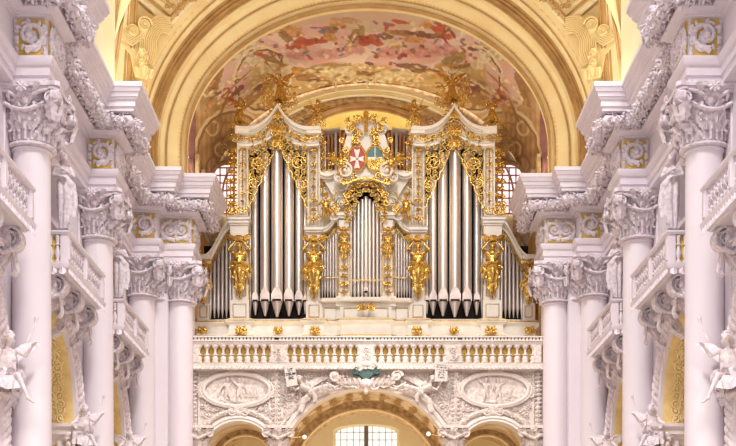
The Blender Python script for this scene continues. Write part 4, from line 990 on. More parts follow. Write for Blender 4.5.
# base mouldings as plan sweep
plan=[(198,54.35),(198,53.8),(230,53.7),(230,53.5),(250,53.5),(250,53.65),(305,53.65),(305,53.45),(323,53.45),(326,53.62),(338,53.55),(342,53.35),(AX+.1,53.3)]
pl=[(X(a,d),d) for a,d in plan]
prof=[(.5,0),(-.1,0),(-.14,.06),(-.14,.16),(-.06,.22),(-.04,.55),(-.1,.6),(-.2,.66),(-.22,.76),(-.1,.82),(-.02,.86),(.5,.86)]
c=MB(); zb=Z(338,54)-.12; sweep(c,pl,[(o,z+zb) for o,z in prof]); half('base_moulding',c,'casew',sharp=25)
c=MB(); sweep(c,pl,[(o-.012,z+zb) for o,z in ((-.14,.06),(-.14,.1),(-.13,.1),(-.13,.06))]); sweep(c,pl,[(o-.012,z+zb) for o,z in ((-.22,.72),(-.22,.76),(-.2,.76),(-.2,.72))]); half('base_gilt_line',c,'goldfil')
c=MB(); sweep(c,[(X(320,53.7),53.62),(X(323,53.5),53.42),(X(338,53.4),53.4),(X(342,53.3),53.28),(X(AX+.1,53.3),53.22)],[(.4,Z(305,54)),(-.06,Z(305,54)),(-.1,Z(303.5,54)),(-.1,Z(302,54)),(0,Z(301,54)),(.4,Z(301,54))]); half('flat_sill',c,'casew',sharp=25)
# gilt panel lines
g=MB()
for a,b,t,u,d in ((233,246,304,317,53.6),(309,319,305,317,53.58),(200,207,306,317,53.83),(324,336,308,319,53.72),(344,363,308,319,53.52),(239,246,150,214,53.73),(310,318,150,230,53.73),(323,335,183,206,54.08),(339,348,236,292,53.53),(239,246,240,296,53.73)): panel_trim(g,a,b,t,u,d)
for a in (248.6,307): g.tube([(X(a,53.74),53.74,Z(318,53.74)),(X(a,53.74),53.74,Z(146,53.74))],.022,6)
for a in (338,349.6): g.tube([(X(a,53.54),53.54,Z(300,53.54)),(X(a,53.54),53.54,Z(232,53.54))],.018,6)
half('gilt_moulding',g,'goldfil')
# ---- tower cornice (ogee) with gilded frieze
def og(x,c0=278,hw=42,y0=128.5,h=22,p=3.1): 
    t=min(1,abs(x-c0)/hw); return y0-h*(1-t)**p+1.5*sin(t*pi)
xs=[236+i*(320-236)/48 for i in range(49)]
d=53.5
def curve(dy,inset=0,h=22): return [px2(278+(x-278)*(1-inset),og(x,h=h)+dy,d) for x in xs]
c=MB()
c.band(curve(0),curve(3.4),d-.34,d+1.0); c.band(curve(3),curve(6),d-.2,d+1.0); c.band(curve(5.8,.01),curve(17,.05,19),d,d+1.0); c.band(curve(15,.04,17),curve(18,.05,15),d-.14,d+.6)
bx(c,235,249,127,133,d-.3,d+1.0); bx(c,307,321,127,133,d-.3,d+1.0); bx(c,237,248,139,145,d-.08,d+.9); bx(c,308,319,139,145,d-.08,d+.9)
tc=half('tower_cornice',c,'casew',sharp=30)
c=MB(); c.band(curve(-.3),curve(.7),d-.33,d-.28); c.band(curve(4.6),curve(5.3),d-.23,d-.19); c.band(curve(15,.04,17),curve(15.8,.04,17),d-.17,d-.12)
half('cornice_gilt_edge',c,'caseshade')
c=MB(); rd=random.Random(3)
for i in range(2,47):
    x=xs[i]; 
    if i%4: continue
    X0,Z0=px2(278+(x-278)*.97,og(x)+10,d-.05); R=.12
    scrollpath(c,[(X0-.22,Z0+.05),(X0-.1,Z0-.08)]+spiral((X0,Z0),R,1.3,rd.uniform(0,6),1 if i%2 else -1,12),.035,.022,None,d-.06)
    for q in range(3): a=rd.uniform(0,6.3); leaflet(c,X0+R*.7*cos(a),Z0+R*.7*sin(a),a,.2,.1,None,d-.05)
for (cx_,cy_,s) in ((278,119,1.3),(278,133,1.0),(278,145,.8)):
    xx,zz=px2(cx_,cy_,d-.1)
    for sg in (-1,1): scrollpath(c,spiral((xx+sg*.17*s,zz),.17*s,1.5,pi/2,sg,14),.045,.03,None,d-.16)
    for a in range(-3,4): leaflet(c,xx,zz+.05,pi/2+a*.45,.4*s,.16*s,None,d-.18)
half('gilded_frieze',c,'gold')
# ---- pierced screens
def screen(name,inside,x0,x1,y0,y1,d,cell=.3,seed=1,r=.026):
    mb=MB(); X0,_=px2(x0,0,d); X1,_=px2(x1,0,d); Z0=Z(y1,d);Z1=Z(y0,d)
    rinceau(mb,None,X0,X1,Z0,Z1,r,cell,seed,inside=lambda x,z:inside(368+x*F/d,600-(z-EYE)*F/d),y=d,leafs=3)
    return half(name,mb,'goldfil')
screen('pierced_screen',lambda x,y:(y>og(x)+15) and y<150+max(0,abs(x-278)-5)*2.35,249,307,132,212,53.35,.27,3,.03)
g=MB()
for s in (-1,1):
    P=[px2(278+s*(4+i*1.05*1.0),150+2.35*i*1.0+2,53.35) for i in range(0,25)]
    g.tube([(x+.04*sin(i*1.6),53.33,z) for i,(x,z) in enumerate(P)],.03,6)
    scrollpath(g,spiral(px2(278+s*20,163,53.33),.3,1.8,0,s,26),.03,.02,None,53.32)
    scrollpath(g,spiral(px2(278+s*25,184,53.33),.2,1.6,1,-s,20),.026,.02,None,53.32)
half('screen_border',g,'gold')
# ---- pipes
def pipe(px,w,yt,ym,yf,d,m='tin',both=True,mouth=True):
    x=X(px,d); r=w*d/F/2; zt,zm,zf=Z(yt,d),Z(ym,d),Z(yf,d); hm=min(.5,r*2.4); o_=MB()
    o_.lathe([(r*.2,zf),(r*.24,zf+.03),(r*.98,zm-hm*.12),(r,zm),(r,zt-.02),(r*.99,zt),(r*.9,zt),(r*.88,zt-.25)],18,(x,d,0))
    p=org.part('organ_pipe',o_,m)
    if mouth and w>4:
        q=MB(); y=d-r*1.0
        ww=r*.78
        q.prism([(x-ww,zm-.0),(x+ww,zm),(x+ww,zm+hm*.7),(x+ww*.6,zm+hm*.95),(x,zm+hm*1.1),(x-ww*.6,zm+hm*.95),(x-ww,zm+hm*.7)],y-.015,y+r*.5)
        q.box(x-ww*1.25,x-ww,y-.03,y+r*.5,zm-hm*.1,zm+hm*.55); q.box(x+ww*1.25,x+ww,y-.03,y+r*.5,zm-hm*.1,zm+hm*.55)
        org.part('pipe_mouth',q,'tindark',p); q=MB(); q.box(x-ww,x+ww,y-.05,y+r*.4,zm-.05,zm+.02); org.part('mouth_slot',q,'dark',p)
    if both: mir(p)
    return p
for (x,w,yt,yf,dd) in ((250.4,3.2,200,314,54.25),(255.4,6.6,182,315,54.1),(265.2,9.6,154,316,53.9),(277.1,11.4,136,317,53.75),(289.0,9.8,154,316,53.9),(298.9,7.8,178,315,54.05),(305,4.2,198,314,54.2)):
    pipe(x,w,yt,301,yf,dd)
def outer_top(x): t=(x-199)/(237-199); t=t*t*(3-2*t); return 262-40*(t*t*(3-2*t)*.6+t*.4)      # ogee of the outer cornice
for i in range(6):
    x=210.5+i*4.0; pipe(x,3.5,outer_top(x)+8,308,318,54.25)
def inner_top(x): 
    t=(x-320)/18; return 231-17*max(0,t)**2.2
for i in range(6):
    x=322.3+i*2.75; pipe(x,2.6,inner_top(x)+9-i*.4,289+i*.6,300.5,54.15-.04*i,mouth=True)
for i in range(9):
    x=366+(i-4)*3.75; pipe(x,3.4 if i!=4 else 4.2,197+abs(i-4)*2.5,292,303,53.9-.05*(4-abs(i-4)),both=False)
g=MB(); bx(g,352,AX+.1,279.5,280.7,53.5,53.52); bx(g,321,337.5,277,278,53.85,53.87); half('pipe_rail',g,'goldfil')
# ---- outer flat cornice, inner flat cornice
def bandpx(mb,xs_,fn,t,d0,d1,dd=None):
    a=[px2(x,fn(x),d0) for x in xs_]; b=[px2(x,fn(x)+t,d0) for x in xs_]; mb.band(a,b,d0,d1)
xo=[197+i*(238-197)/24 for i in range(25)]
c=MB(); bandpx(c,xo,lambda x:outer_top(x)-6.5,3.2,53.5,54.6); bandpx(c,xo,lambda x:outer_top(x)-3,3.2,53.72,54.6); bandpx(c,xo,lambda x:outer_top(x)+0,4.4,53.8,54.6)
bx(c,195.5,209,254,259,53.55,54.6); bx(c,197,208,259,264,53.7,54.6)
bx(c,226,250,216,219,53.35,54.6); bx(c,228,249,219,222.5,53.45,54.6); bx(c,230,248,225,236,53.62,54.5); bx(c,229,249,222.5,225,53.55,54.5)
half('flat_cornice',c,'casew',sharp=30)
screen('outer_screen',lambda x,y: outer_top(x)+3<y<outer_top(x)+14,208,234,222,276,53.95,.2,7,.026)
xi=[320+i*18/16 for i in range(17)]
c=MB(); bandpx(c,xi,lambda x:inner_top(x)-4,2.2,53.4,54.4); bandpx(c,xi,lambda x:inner_top(x)-2,3.4,53.5,54.4)
bx(c,304,323,226,229.5,53.25,54.5); bx(c,305,322,229.5,232,53.35,54.5); bx(c,306,321,232,238,53.5,54.5)
bx(c,336.5,351,212,215,53.3,54.4); bx(c,337.5,350,215,218,53.4,54.4); bx(c,339,349,220,229,53.45,54.4); bx(c,337.8,350,229,232,53.35,54.4)
volute_band(c,Matrix.Translation((X(333,53.6),53.6,Z(216,53.6))),.28,.5,1.5,0,-1,.4)
half('inner_cornice',c,'casew',sharp=30)
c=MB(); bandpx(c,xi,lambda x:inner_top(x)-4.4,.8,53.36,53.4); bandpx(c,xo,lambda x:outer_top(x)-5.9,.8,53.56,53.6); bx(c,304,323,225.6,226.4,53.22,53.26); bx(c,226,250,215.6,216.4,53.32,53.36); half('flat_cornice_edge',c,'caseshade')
screen('inner_screen',lambda x,y: inner_top(x)+2<y<inner_top(x)+13,320,338,214,246,53.8,.16,9,.018)
# ---- centre arch
c=MB()
xc=[345+i*21.1/14 for i in range(15)]
carch=lambda x: 181+22*(1-math.sqrt(max(0,1-((AX-x)/21.5)**2)))
bandpx(c,xc,lambda x:carch(x)-7,2.6,53.2,54.3); bandpx(c,xc,lambda x:carch(x)-4.5,3.5,53.35,54.3)
pts=[px2(a,b,53.8) for a,b in ((322,172),(337,170),(345,176),(352,174),(AX+.1,171),(AX+.1,182),(352,186),(346,200),(346,226),(337,226),(336,200),(322,178))]
c.prism(pts,53.75,54.3)
bandpx(c,[320+i*28/10 for i in range(11)],lambda x:171+2.2*sin((x-320)/28*pi*2),3,53.4,54.3); bandpx(c,[320+i*28/10 for i in range(11)],lambda x:174+2.2*sin((x-320)/28*pi*2),3,53.55,54.3)
volute_band(c,Matrix.Translation((X(341,53.6),53.6,Z(203,53.6))),.26,.4,1.7,pi,-1,.35); volute_band(c,Matrix.Translation((X(342,53.6),53.6,Z(188,53.6))),.2,.4,1.7,pi,1,.35)
half('centre_case',c,'casew',sharp=30)
screen('centre_screen',lambda x,y: y>carch(x)+1 and y<195+ (abs(x-366)>9)*16+(abs(x-366)>15)*10,344,366.5,178,222,53.3,.2,5,.026)
g=MB()
for i in range(-4,5):
    a=pi/2+i*.38; x0,z0=px2(366,204,53.2); leaflet(g,x0+.62*cos(a)*1.05,z0+.75*sin(a),a,.32,.16,None,53.18)
    scrollpath(g,spiral((x0+.86*cos(a),z0+.86*sin(a)),.14,1.4,a,1 if i%2 else -1,12),.035,.02,None,53.16)
g.tube([(px2(366,204,53.2)[0]+.9*cos(t),53.2,Z(204,53.2)+.88*sin(t)) for t in [pi*i/20 for i in range(21)]],.035,6)
org.part('centre_shell',g,'gold')
# small rear case: white piers, brown niche, reddish pipes
c=MB(); bx(c,310,AX+.1,130,182,56.05,56.1); half('rear_interior',c,'brown')
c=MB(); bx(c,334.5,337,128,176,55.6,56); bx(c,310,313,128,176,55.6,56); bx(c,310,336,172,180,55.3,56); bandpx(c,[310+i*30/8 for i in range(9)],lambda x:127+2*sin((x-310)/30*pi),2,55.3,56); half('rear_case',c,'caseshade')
for i,(x,w,y) in enumerate(((324.5,2.8,136),(328.3,2.8,133),(332.1,2.8,131),(340,2.8,131),(343.8,2.8,133))): pipe(x,w,y,176,180,55.8,'redpipe',mouth=False)
for x,w,y in ((322.6,2.2,138),(325.2,2.2,146)): pipe(x,w,y,172,178,55.2,mouth=False)
# ---- gilded herms and pendants
HF=f_herm()
def herm(px,ytop,ybot,d,flip=False):
    h=(ybot-ytop)*d/F; s=h/2.0; o=place_part(HF,'gilded_herm',org.o,(X(px,d)-ox,d-OD,Z(ybot,d)+.1*s-G0),0,s,'gold',flip,.9)
    o.scale.x*=1.3; mir(o); return o
herm(239.5,239,297,53.5); herm(314,239,298,53.4,True); herm(203.5,263,304,53.75); herm(344,229,262,53.35)
def pendant(px,y0,y1,d,w=.2,seed=0,name='gilded_pendant',m='gold'):
    mb=MB(); x=X(px,d); z0,z1=Z(y0,d),Z(y1,d); n=max(3,int((z0-z1)/.3)); rd=random.Random(seed)
    mb.tube([(x,d,z0),(x,d,z1)],.025,5)
    for i in range(n):
        z=lerp(z0,z1,(i+.5)/n); s=w*(1-.35*i/n)*rd.uniform(.8,1.15)
        for sg in (-1,1):
            leaflet(mb,x,z,pi/2*(1-sg)+sg*rd.uniform(-.7,-.2),s*1.3,s*.7,None,d-.03); leaflet(mb,x,z,pi/2*(1-sg)+sg*rd.uniform(.4,.9),s*1.1,s*.6,None,d-.04)
            if i%2==0: scrollpath(mb,spiral((x+sg*s*.7,z),s*.5,1.4,0,sg,12),.03,.02,None,d-.04)
        mb.ball((x,d-.07,z),s*.32,8)
    return half(name,mb,m)
pendant(344,264,296,53.45,.17,1); pendant(313.5,146,205,53.62,.12,2); pendant(242.5,146,205,53.62,.11,3)
pendant(313.5,196,224,53.55,.16,8)
pendant(234.5,146,214,53.9,.14,4,'side_foliage'); pendant(231,150,176,54.0,.16,5,'side_foliage'); pendant(230.5,178,215,54.0,.18,12,'side_foliage'); pendant(322.5,140,192,53.8,.13,6,'side_foliage')
pendant(347,190,216,53.25,.15,10,'side_foliage'); pendant(331.5,150,176,55.0,.14,11,'side_foliage')
# console ornaments on the base
for px,w in ((241,.3),(278,.25),(315,.26),(202,.26)):
    mb=MB(); d=53.22; x,z=px2(px,330.5,d)
    for s in (-1,1):
        scrollpath(mb,spiral((x+s*w*.45,z+.02),w*.4,1.6,pi/2,s,16),.055,.03,None,d-.03); 
        for a in (.2,.8,-.5): leaflet(mb,x,z,a if s>0 else pi-a,w,w*.4,None,d-.02)
    for a in range(5): leaflet(mb,x,z-.05,-pi/2+(a-2)*.4,w*.7,w*.3,None,d-.06)
    mb.ball((x,d-.05,z),(w*.35,.1,w*.3),10); half('console_ornament',mb,'gold')
mb=MB(); d=53.05; x,z=px2(366,308,d); k_=.55
for s in (-1,1):
    scrollpath(mb,spiral((x+s*.14,z),.1,1.6,pi/2,s,16),.03,.02,None,d); scrollpath(mb,spiral((x+s*.3,z+.02),.08,1.6,pi/2,-s,16),.025,.015,None,d)
    for a in (0,.5,-.4,.9): leaflet(mb,x+s*.06,z,a if s>0 else pi-a,.34,.1,None,d)
mb.ball((x,d-.04,z),(.09,.06,.1),10); org.part('centre_ornament',mb,'gold')
mb=MB(); rinceau(mb,None,X(348,53.2),X(384,53.2),Z(178,53.2),Z(170,53.2),.03,.3,21,y=53.2); rinceau(mb,None,X(318,55),X(334,55),Z(180,55),Z(168,55),.04,.3,22,y=55.1); rinceau(mb,None,X(398,55),X(414,55),Z(180,55),Z(168,55),.04,.3,23,y=55.1)
org.part('gilded_foliage',mb,'goldfil')
# foliage along tower post tops and beside upper case
for k,(px,py,w,h) in enumerate(((243,210,.3,.14),(314,218,.3,.12),(231,208,.25,.3),(319,134,.2,.25),(236,137,.2,.2),(336,208,.15,.25))):
    mb=MB(); d=53.3; x,z=px2(px,py,d); rinceau(mb,None,x-w,x+w,z-h,z+h,.022,.18,60+k,y=d,leafs=4,turns=1.3); half('gilded_foliage',mb,'gold')
# ---- coat of arms
d=53.0
mb=MB(); pts=[(347,180),(343,172),(345,160),(343,150),(346,138),(350,128),(357,122),(366,120)]
pts=pts+[(2*AX-x,y) for x,y in pts[::-1][1:]]; mb.prism([px2(x,y,d) for x,y in pts],d,d+.35)
for s in (-1,1):
    volute_band(mb,Matrix.Translation((X(AX+s*21,d),d-.05,Z(172,d))),.34,.4,1.8,pi/2,s,.4); volute_band(mb,Matrix.Translation((X(AX+s*17,d),d-.0,Z(130,d))),.22,.3,1.7,0,s,.4)
    volute_band(mb,Matrix.Translation((X(AX+s*27,d),d+.1,Z(178,d))),.24,.4,1.6,pi/2,-s,.4)
arms=org.part('coat_of_arms',mb,'casew',label='white cartouche with red and teal shields under gilded foliage')
def shield(cx,cy,rx,ry): 
    return [px2(cx+rx*cos(a),cy+ry*sin(a)*(1.0 if sin(a)<0 else 1.12-.0*abs(cos(a))),d-.14) for a in [2*pi*i/36 for i in range(36)]]
mb=MB(); mb.prism(shield(357,158,7.5,10.5),d-.14,d-.02); sh=org.part('red_shield',mb,'shieldred',arms,'red oval shield with a white eight-pointed cross')
mb=MB(); xc_,zc_=px2(357,159,d-.16)
for q in range(4):
    a=q*pi/2; c_,s_=cos(a),sin(a); R_=.3 if q%2==0 else .42
    P=[(.03,0),(R_,.13),(R_*.88,0),(R_,-.13)]; 
    mb.prism([(xc_+c_*u-s_*v,zc_+s_*u+c_*v) for u,v in [(0,.03)]+P[1:]+[(0,-.03)]],d-.18,d-.13)
org.part('white_cross',mb,'shieldwhite',arms)
mb=MB(); S=shield(375,158,7.5,10.5); zt=Z(157,d-.14); zt2=Z(160,d-.14)
def clip(S,lo,hi): return [(x,min(hi,max(lo,z))) for x,z in S]
mb.prism(clip(S,zt,99),d-.14,d-.02); org.part('teal_field',mb,'shieldteal',arms)
mb=MB(); mb.prism(clip(S,zt2,zt),d-.14,d-.02); mb.box(X(374.6,d),X(375.4,d),d-.16,d-.1,zt,Z(148,d)); org.part('white_bar',mb,'shieldwhite',arms)
mb=MB(); mb.prism(clip(S,0,zt2),d-.14,d-.02); rinceau(mb,None,X(369,d),X(381,d),Z(168,d),Z(160,d),.03,.18,3,y=d-.18); org.part('gold_field',mb,'gold',arms)
g=MB()
for cx in (357,375):
    P=shield(cx,158,8.6,11.8); g.tube([(x,d-.15,z) for x,z in P+P[:1]],.05,8)
for s in (-1,1):
    for (dx,dy,R,h) in ((10,141,.2,1),(20,150,.17,-1),(21,163,.18,1),(14,128,.2,-1),(6,133,.16,1),(12,176,.18,1),(22,181,.16,-1),(24,140,.14,1),(18,120,.16,1),(9,117,.16,-1)):
        x,z=px2(AX+s*dx,dy,d-.2); scrollpath(g,spiral((x,z),R*.85,1.6,dx,s*h,14),.032,.02,None,d-.2)
        for a in range(3): leaflet(g,x,z,dx+a*2.1,R*1.2,R*.5,None,d-.16)
P=[px2(366+t*24,181-3*cos(t*3)+0,d-.2) for t in [i/10 for i in range(-10,11)]]; g.tube([(x,d-.2,z) for x,z in P],.06,6)
for i in range(-4,5):
    x,z=px2(366+i*3.2,121+abs(i)**1.5*.9,d-.2); leaflet(g,x,z,pi/2-i*.28,.3,.11,None,d-.2); g.ball((x,d-.2,z+.16),.045,6)
for i in range(5): x,z=px2(366,114-i*0+i*4,d-.22); rosette(g,xf((x,d-.22,z)),.15-.01*i)
g.tube([(px2(357,140,d)[0],d-.1,Z(146,d)),(px2(358,130,d)[0],d-.12,Z(131,d))],.05,6); g.tube([(px2(374,140,d)[0],d-.1,Z(147,d)),(px2(374,130,d)[0],d-.12,Z(128,d))],.04,6); g.tube([(X(370,d),d-.12,Z(134,d)),(X(378,d),d-.12,Z(134,d))],.04,6)
rinceau(g,None,X(352,d),X(360,d),Z(146,d),Z(128,d),.022,.2,31,y=d-.06); rinceau(g,None,X(371,d),X(379,d),Z(146,d),Z(128,d),.022,.2,32,y=d-.06)
org.part('gilded_mantling',g,'gold',arms)
# ---- statues standing on the organ (things of their own)
FT=f_trumpet(); FL=f_lute(); FP=f_putto(0)
def angel(fig,px,ytop,ybot,d,lab,labr,s=None,flip=False,rz=0,grp='gilded angels on top of the organ',name='gilded_angel',cat='statue'):
    h=(ybot-ytop)*d/F; s=s or h/(1.12 if (fig is FP or len(fig)<4) else 1.78); o=place(fig,name,lab,cat,(X(px,d),d,Z(ybot,d)),rz,s,'gold',grp,flip)
    if labr:
        c=copytree(o); c.location.x=X(2*AX-px,d); c.scale.x=-o.scale.x; c.rotation_euler.z=-rz; c['label']=labr
    return o
angel(FT,280,74,107,53.5,'gilded trumpet angel on the peak of the left pipe tower','gilded trumpet angel on the peak of the right pipe tower')
angel(FL,240,98,127,53.6,'gilded lute angel on the outer end of the left pipe tower','gilded lute angel on the outer end of the right pipe tower')
angel(FP,318,100,126,53.6,'gilded cherub on the inner end of the left pipe tower','gilded cherub on the inner end of the right pipe tower',flip=True,grp='gilded cherubs on the organ',name='gilded_cherub')
angel(FP,341,151,179,52.9,'gilded cherub left of the coat of arms','gilded cherub right of the coat of arms',grp='gilded cherubs on the organ',name='gilded_cherub')
angel([q for q in FP if q[0]!='wing'],326,193,223,53.3,'gilded figure at the inner side of the left pipe tower, below the cornice','gilded figure at the inner side of the right pipe tower, below the cornice',grp='small gilded figures on the organ')
# gilded foliage pedestals beneath crown statues
for k,(px,py,w,h) in enumerate(((278,103,.5,.22),(268,97,.3,.3),(290,99,.28,.3),(240,125,.4,.18),(318,123,.3,.2),(266,85,.2,.3))):
    mb=MB(); d_=53.45; x,z=px2(px,py,d_); rinceau(mb,None,x-w,x+w,z-h,z+h,.025,.2,80+k,y=d_,leafs=5,turns=1.3)
    half('crown_foliage',mb,'gold')
# ============================================================= GALLERY UNDER THE ORGAN
GD=51.7; gx=X(AX,GD); gs=GD/F
def gz(py): return Z(py,GD)
RC=88*gs; ZC=gz(476); RS=36*gs; ZS=gz(457); XS=127*gs
top=gz(369); 
mb=MB()
def arc(cx,cz,r,n=32,zb=None): 
    return [(cx-r*cos(pi*i/n),cz+r*sin(pi*i/n)) for i in range(n+1)]
def wallstrip(cx,cz,r):
    A=arc(cx,cz,r)
    for i in range(len(A)-1): mb.add([(A[i][0],GD,A[i][1]),(A[i+1][0],GD,A[i+1][1]),(A[i+1][0],GD,top),(A[i][0],GD,top)],[(0,1,2,3)])
wallstrip(gx,ZC,RC); wallstrip(gx-XS,ZS,RS); wallstrip(gx+XS,ZS,RS)
def fillr(x0,x1): mb.box(x0,x1,GD,GD+.5,0,top)
fillr(-7.6,gx-XS-RS); fillr(gx-XS+RS,gx-RC); fillr(gx+RC,gx+XS-RS); fillr(gx+XS+RS,7.6)
struct('wall_gallery',mb,'warmwhite')
mb=MB(); mb.box(-7.6,7.6,GD-.1,58.2,gz(372),gz(369)); struct('floor_gallery',mb,'warmwhite')
# arch bands
mb=MB()
def bandarc(cx,cz,r,w,y0,y1): 
    A=arc(cx,cz,r);B=arc(cx,cz,r+w*.5);C=arc(cx,cz,r+w)
    lo=0; ext=lambda L:[(L[0][0],0)]+L+[(L[-1][0],0)]
    mb.grid([[(a[0],y1,a[1]),(a[0],y0,a[1]),(b[0],y0+.03,b[1]),(b[0],y0-.03,b[1]),(c_[0],y0+.02,c_[1]),(c_[0],y1-.4,c_[1])] for a,b,c_ in zip(ext(A),ext(B),ext(C))])
bandarc(gx,ZC,RC-.02,.3,GD-.2,GD+.7); bandarc(gx-XS,ZS,RS-.02,.24,GD-.2,GD+.7); bandarc(gx+XS,ZS,RS-.02,.24,GD-.2,GD+.7); struct('trim_40',mb,'warmwhite')
# vaults below
def barrel(name,cx,cz,r,d0,d1,m):
    m='paint'
    mb=MB(); A=[(cx-r,0)]+arc(cx,cz,r)+[(cx+r,0)]; mb.grid([[(p[0],lerp(d0,d1,j/6),p[1]) for p in A] for j in range(7)]); struct(name,mb,m)
barrel('ceiling_1',gx,ZC,RC+.05,GD+.3,58,'ochre'); barrel('ceiling_2',gx-XS,ZS,RS+.05,GD+.3,58,'ochre'); barrel('ceiling_3',gx+XS,ZS,RS+.05,GD+.3,58,'ochre')
mb=MB()
bandarc(gx,ZC-.0,RC-.36,.5,55.2,56.6); bandarc(gx-XS,ZS-.0,RS-.22,.35,54.6,55.6); bandarc(gx+XS,ZS-.0,RS-.22,.35,54.6,55.6); struct('trim_41',mb,'ochre2')
mb=MB()
for i in range(2,31,2):
    a=pi*i/32; T=Matrix.Translation((gx-(RC-.0)*cos(a),53.6,ZC+(RC-.02)*sin(a)))@Matrix.Rotation(-(pi/2-a),4,'Y')@Matrix.Rotation(-pi/2,4,'X')
    rinceau(mb,T,-.2,.2,-.9,.9,.02,.3,i,y=.02,leafs=3)
tag(mb.build('vault_scrollwork','yellow3',None,(gx,53.6,ZC)),'ochre painted scrollwork on the vault under the organ gallery','vault painting')
mb=MB()
for cx_,cz_,r_,d_ in ((gx,ZC,RC-.36,55.15),(gx-XS,ZS,RS-.22,54.55),(gx+XS,ZS,RS-.22,54.55)): mb.tube([(x,d_,z) for x,z in arc(cx_,cz_,r_)],.05,6)
struct('trim_46',mb,'cream')
# rear wall with the arched window
mb=MB(); hw=33*58/F; wt=Z(424,57.9); ws=Z(431,57.9); wb=Z(470,57.9)
cx=gx; y=57.9
A=[(cx-hw*cos(pi*i/16),ws+(wt-ws)*sin(pi*i/16)) for i in range(17)]
for i in range(16): mb.add([(A[i][0],y,A[i][1]),(A[i+1][0],y,A[i+1][1]),(A[i+1][0],y,10.8),(A[i][0],y,10.8)],[(0,1,2,3)])
mb.add([(-7.6,y,0),(cx-hw,y,0),(cx-hw,y,10.8),(-7.6,y,10.8)],[(0,1,2,3)]); mb.add([(cx+hw,y,0),(7.6,y,0),(7.6,y,10.8),(cx+hw,y,10.8)],[(0,1,2,3)]); mb.add([(cx-hw,y,0),(cx+hw,y,0),(cx+hw,y,wb),(cx-hw,y,wb)],[(0,1,2,3)])
mb.grid([[(p[0],y,p[1]),(cx+(p[0]-cx)*.92,y+.6,p[1]-.05)] for p in [(cx-hw,wb)]+A+[(cx+hw,wb)]])
struct('wall_rear',mb,'cream')
g=MB(); P=[(cx-hw,wb)]+A+[(cx+hw,wb)]; g.add([(cx+(p[0]-cx)*.95,y+.55,p[1]) for p in P],[tuple(range(len(P)))]); w=g.build('window_5','glass'); w['kind']='structure'
f=MB(); f.box(cx-.1,cx+.1,y+.4,y+.52,wb,wt)
for s in (-1,1):
    for i in range(1,5): f.box(cx+s*i*hw*.9/4.6-.014,cx+s*i*hw*.9/4.6+.014,y+.45,y+.5,wb,wt-.02*i)
for i in range(6): f.box(cx-hw*.93,cx+hw*.93,y+.45,y+.5,wb+i*.36,wb+i*.36+.025)
f.build('window_frame','lead',w)
# --- balustrade
BDp=51.4; bz=lambda py:Z(py,BDp); bX=lambda px:X(px,BDp)
T_=Thing('balustrade','long white balustrade with vase balusters in front of the organ','balustrade',(0,BDp,bz(370)))
mb=MB(); sweep(mb,[(7.55,BDp),(-7.55,BDp)],[(-.4,bz(370)),(.12,bz(370)),(.16,bz(368)),(.1,bz(366.5)),(.12,bz(363.5)),(.04,bz(363)),(-.4,bz(363))]); T_.part('plinth',mb,'warmwhite',sharp=25)
mb=MB()
for i in range(86): leaf(mb,Matrix.Translation((-7.5+i*.176,BDp-.17,bz(366.5)))@Matrix.Rotation(pi,4,'Y'),.13,.15,.2,1.4,3,5,5)
T_.part('leaf_moulding',mb,'warmrelief')
mb=MB(); sweep(mb,[(7.55,BDp),(-7.55,BDp)],[(-.3,bz(345.5)),(.1,bz(345.5)),(.14,bz(344)),(.14,bz(343)),(.22,bz(342)),(.22,bz(340.8)),(-.3,bz(340.8))]); rail=T_.part('handrail',mb,'warmwhite',sharp=25)
mb=MB()
for i in range(104):
    if i%26==0: continue
    x=-7.5+i*.1445; mb.box(x-.045,x+.045,BDp-.2,BDp-.06,bz(340.9),bz(338.4))
T_.part('cresting',mb,'warmwhite',rail)['kind']='stuff'
mb=MB(); sweep(mb,[(7.55,BDp),(-7.55,BDp)],[(-.1,bz(338.4)),(.24,bz(338.4)),(.24,bz(337.2)),(-.1,bz(337.2))]); T_.part('top_bead',mb,'warmwhite',rail)
mb=MB(); sweep(mb,[(7.5,BDp+.0),(-7.5,BDp+.0)],[(-.16,bz(340.9)),(-.1,bz(340.9)),(-.1,bz(338.3)),(-.16,bz(338.3))]); T_.part('cresting_shade_strip',mb,'cord',rail)  # dark strip added in place of shade between the cresting blocks
mb=MB(); mb.box(-7.4,7.4,BDp+.16,BDp+.2,bz(364),bz(345)); T_.part('gilded_backing',mb,'olive')
BM=MB(); h=(363.3-345.3)*BDp/F
BM.lathe([(.14,0),(.14,.06),(.11,.08),(.12,.14),(.13,.2),(.1,.27),(.07,.31),(.14,.325),(.14,.355),(.06,.38),(.045,.46),(.055,.56),(.09,.62),(.13,.66),(.14,.68),(.14,h)],16); BMm=mesh_of(BM,'baluster')
piers=[(188,199),(271.5,286.5),(358.5,373.5),(445.5,460.5),(533.2,541)]
for a,b in piers:
    mb=MB(); mb.box(bX(a),bX(b),BDp-.14,BDp+.14,bz(363.2),bz(345.3))
    if b-a>11: mb.box(bX((a+b)/2-4),bX((a+b)/2+4),BDp-.17,BDp,bz(361),bz(348)); rinceau(mb,None,bX((a+b)/2-3),bX((a+b)/2+3),bz(360.5),bz(348.5),.025,.2,int(a),y=BDp-.19)
    T_.part('pier',mb,'warmrelief')
for (a,b) in ((199,271.8),(286.3,358.4),(373.5,445.5),(460.4,533.2)):
    n=10 if b-a<74 else 10
    for i in range(n):
        px=lerp(a,b,i/(n-1)); o=link('baluster',BMm,'warmwhite',T_.o); o.location=(bX(px),0,bz(363.2)-bz(370))
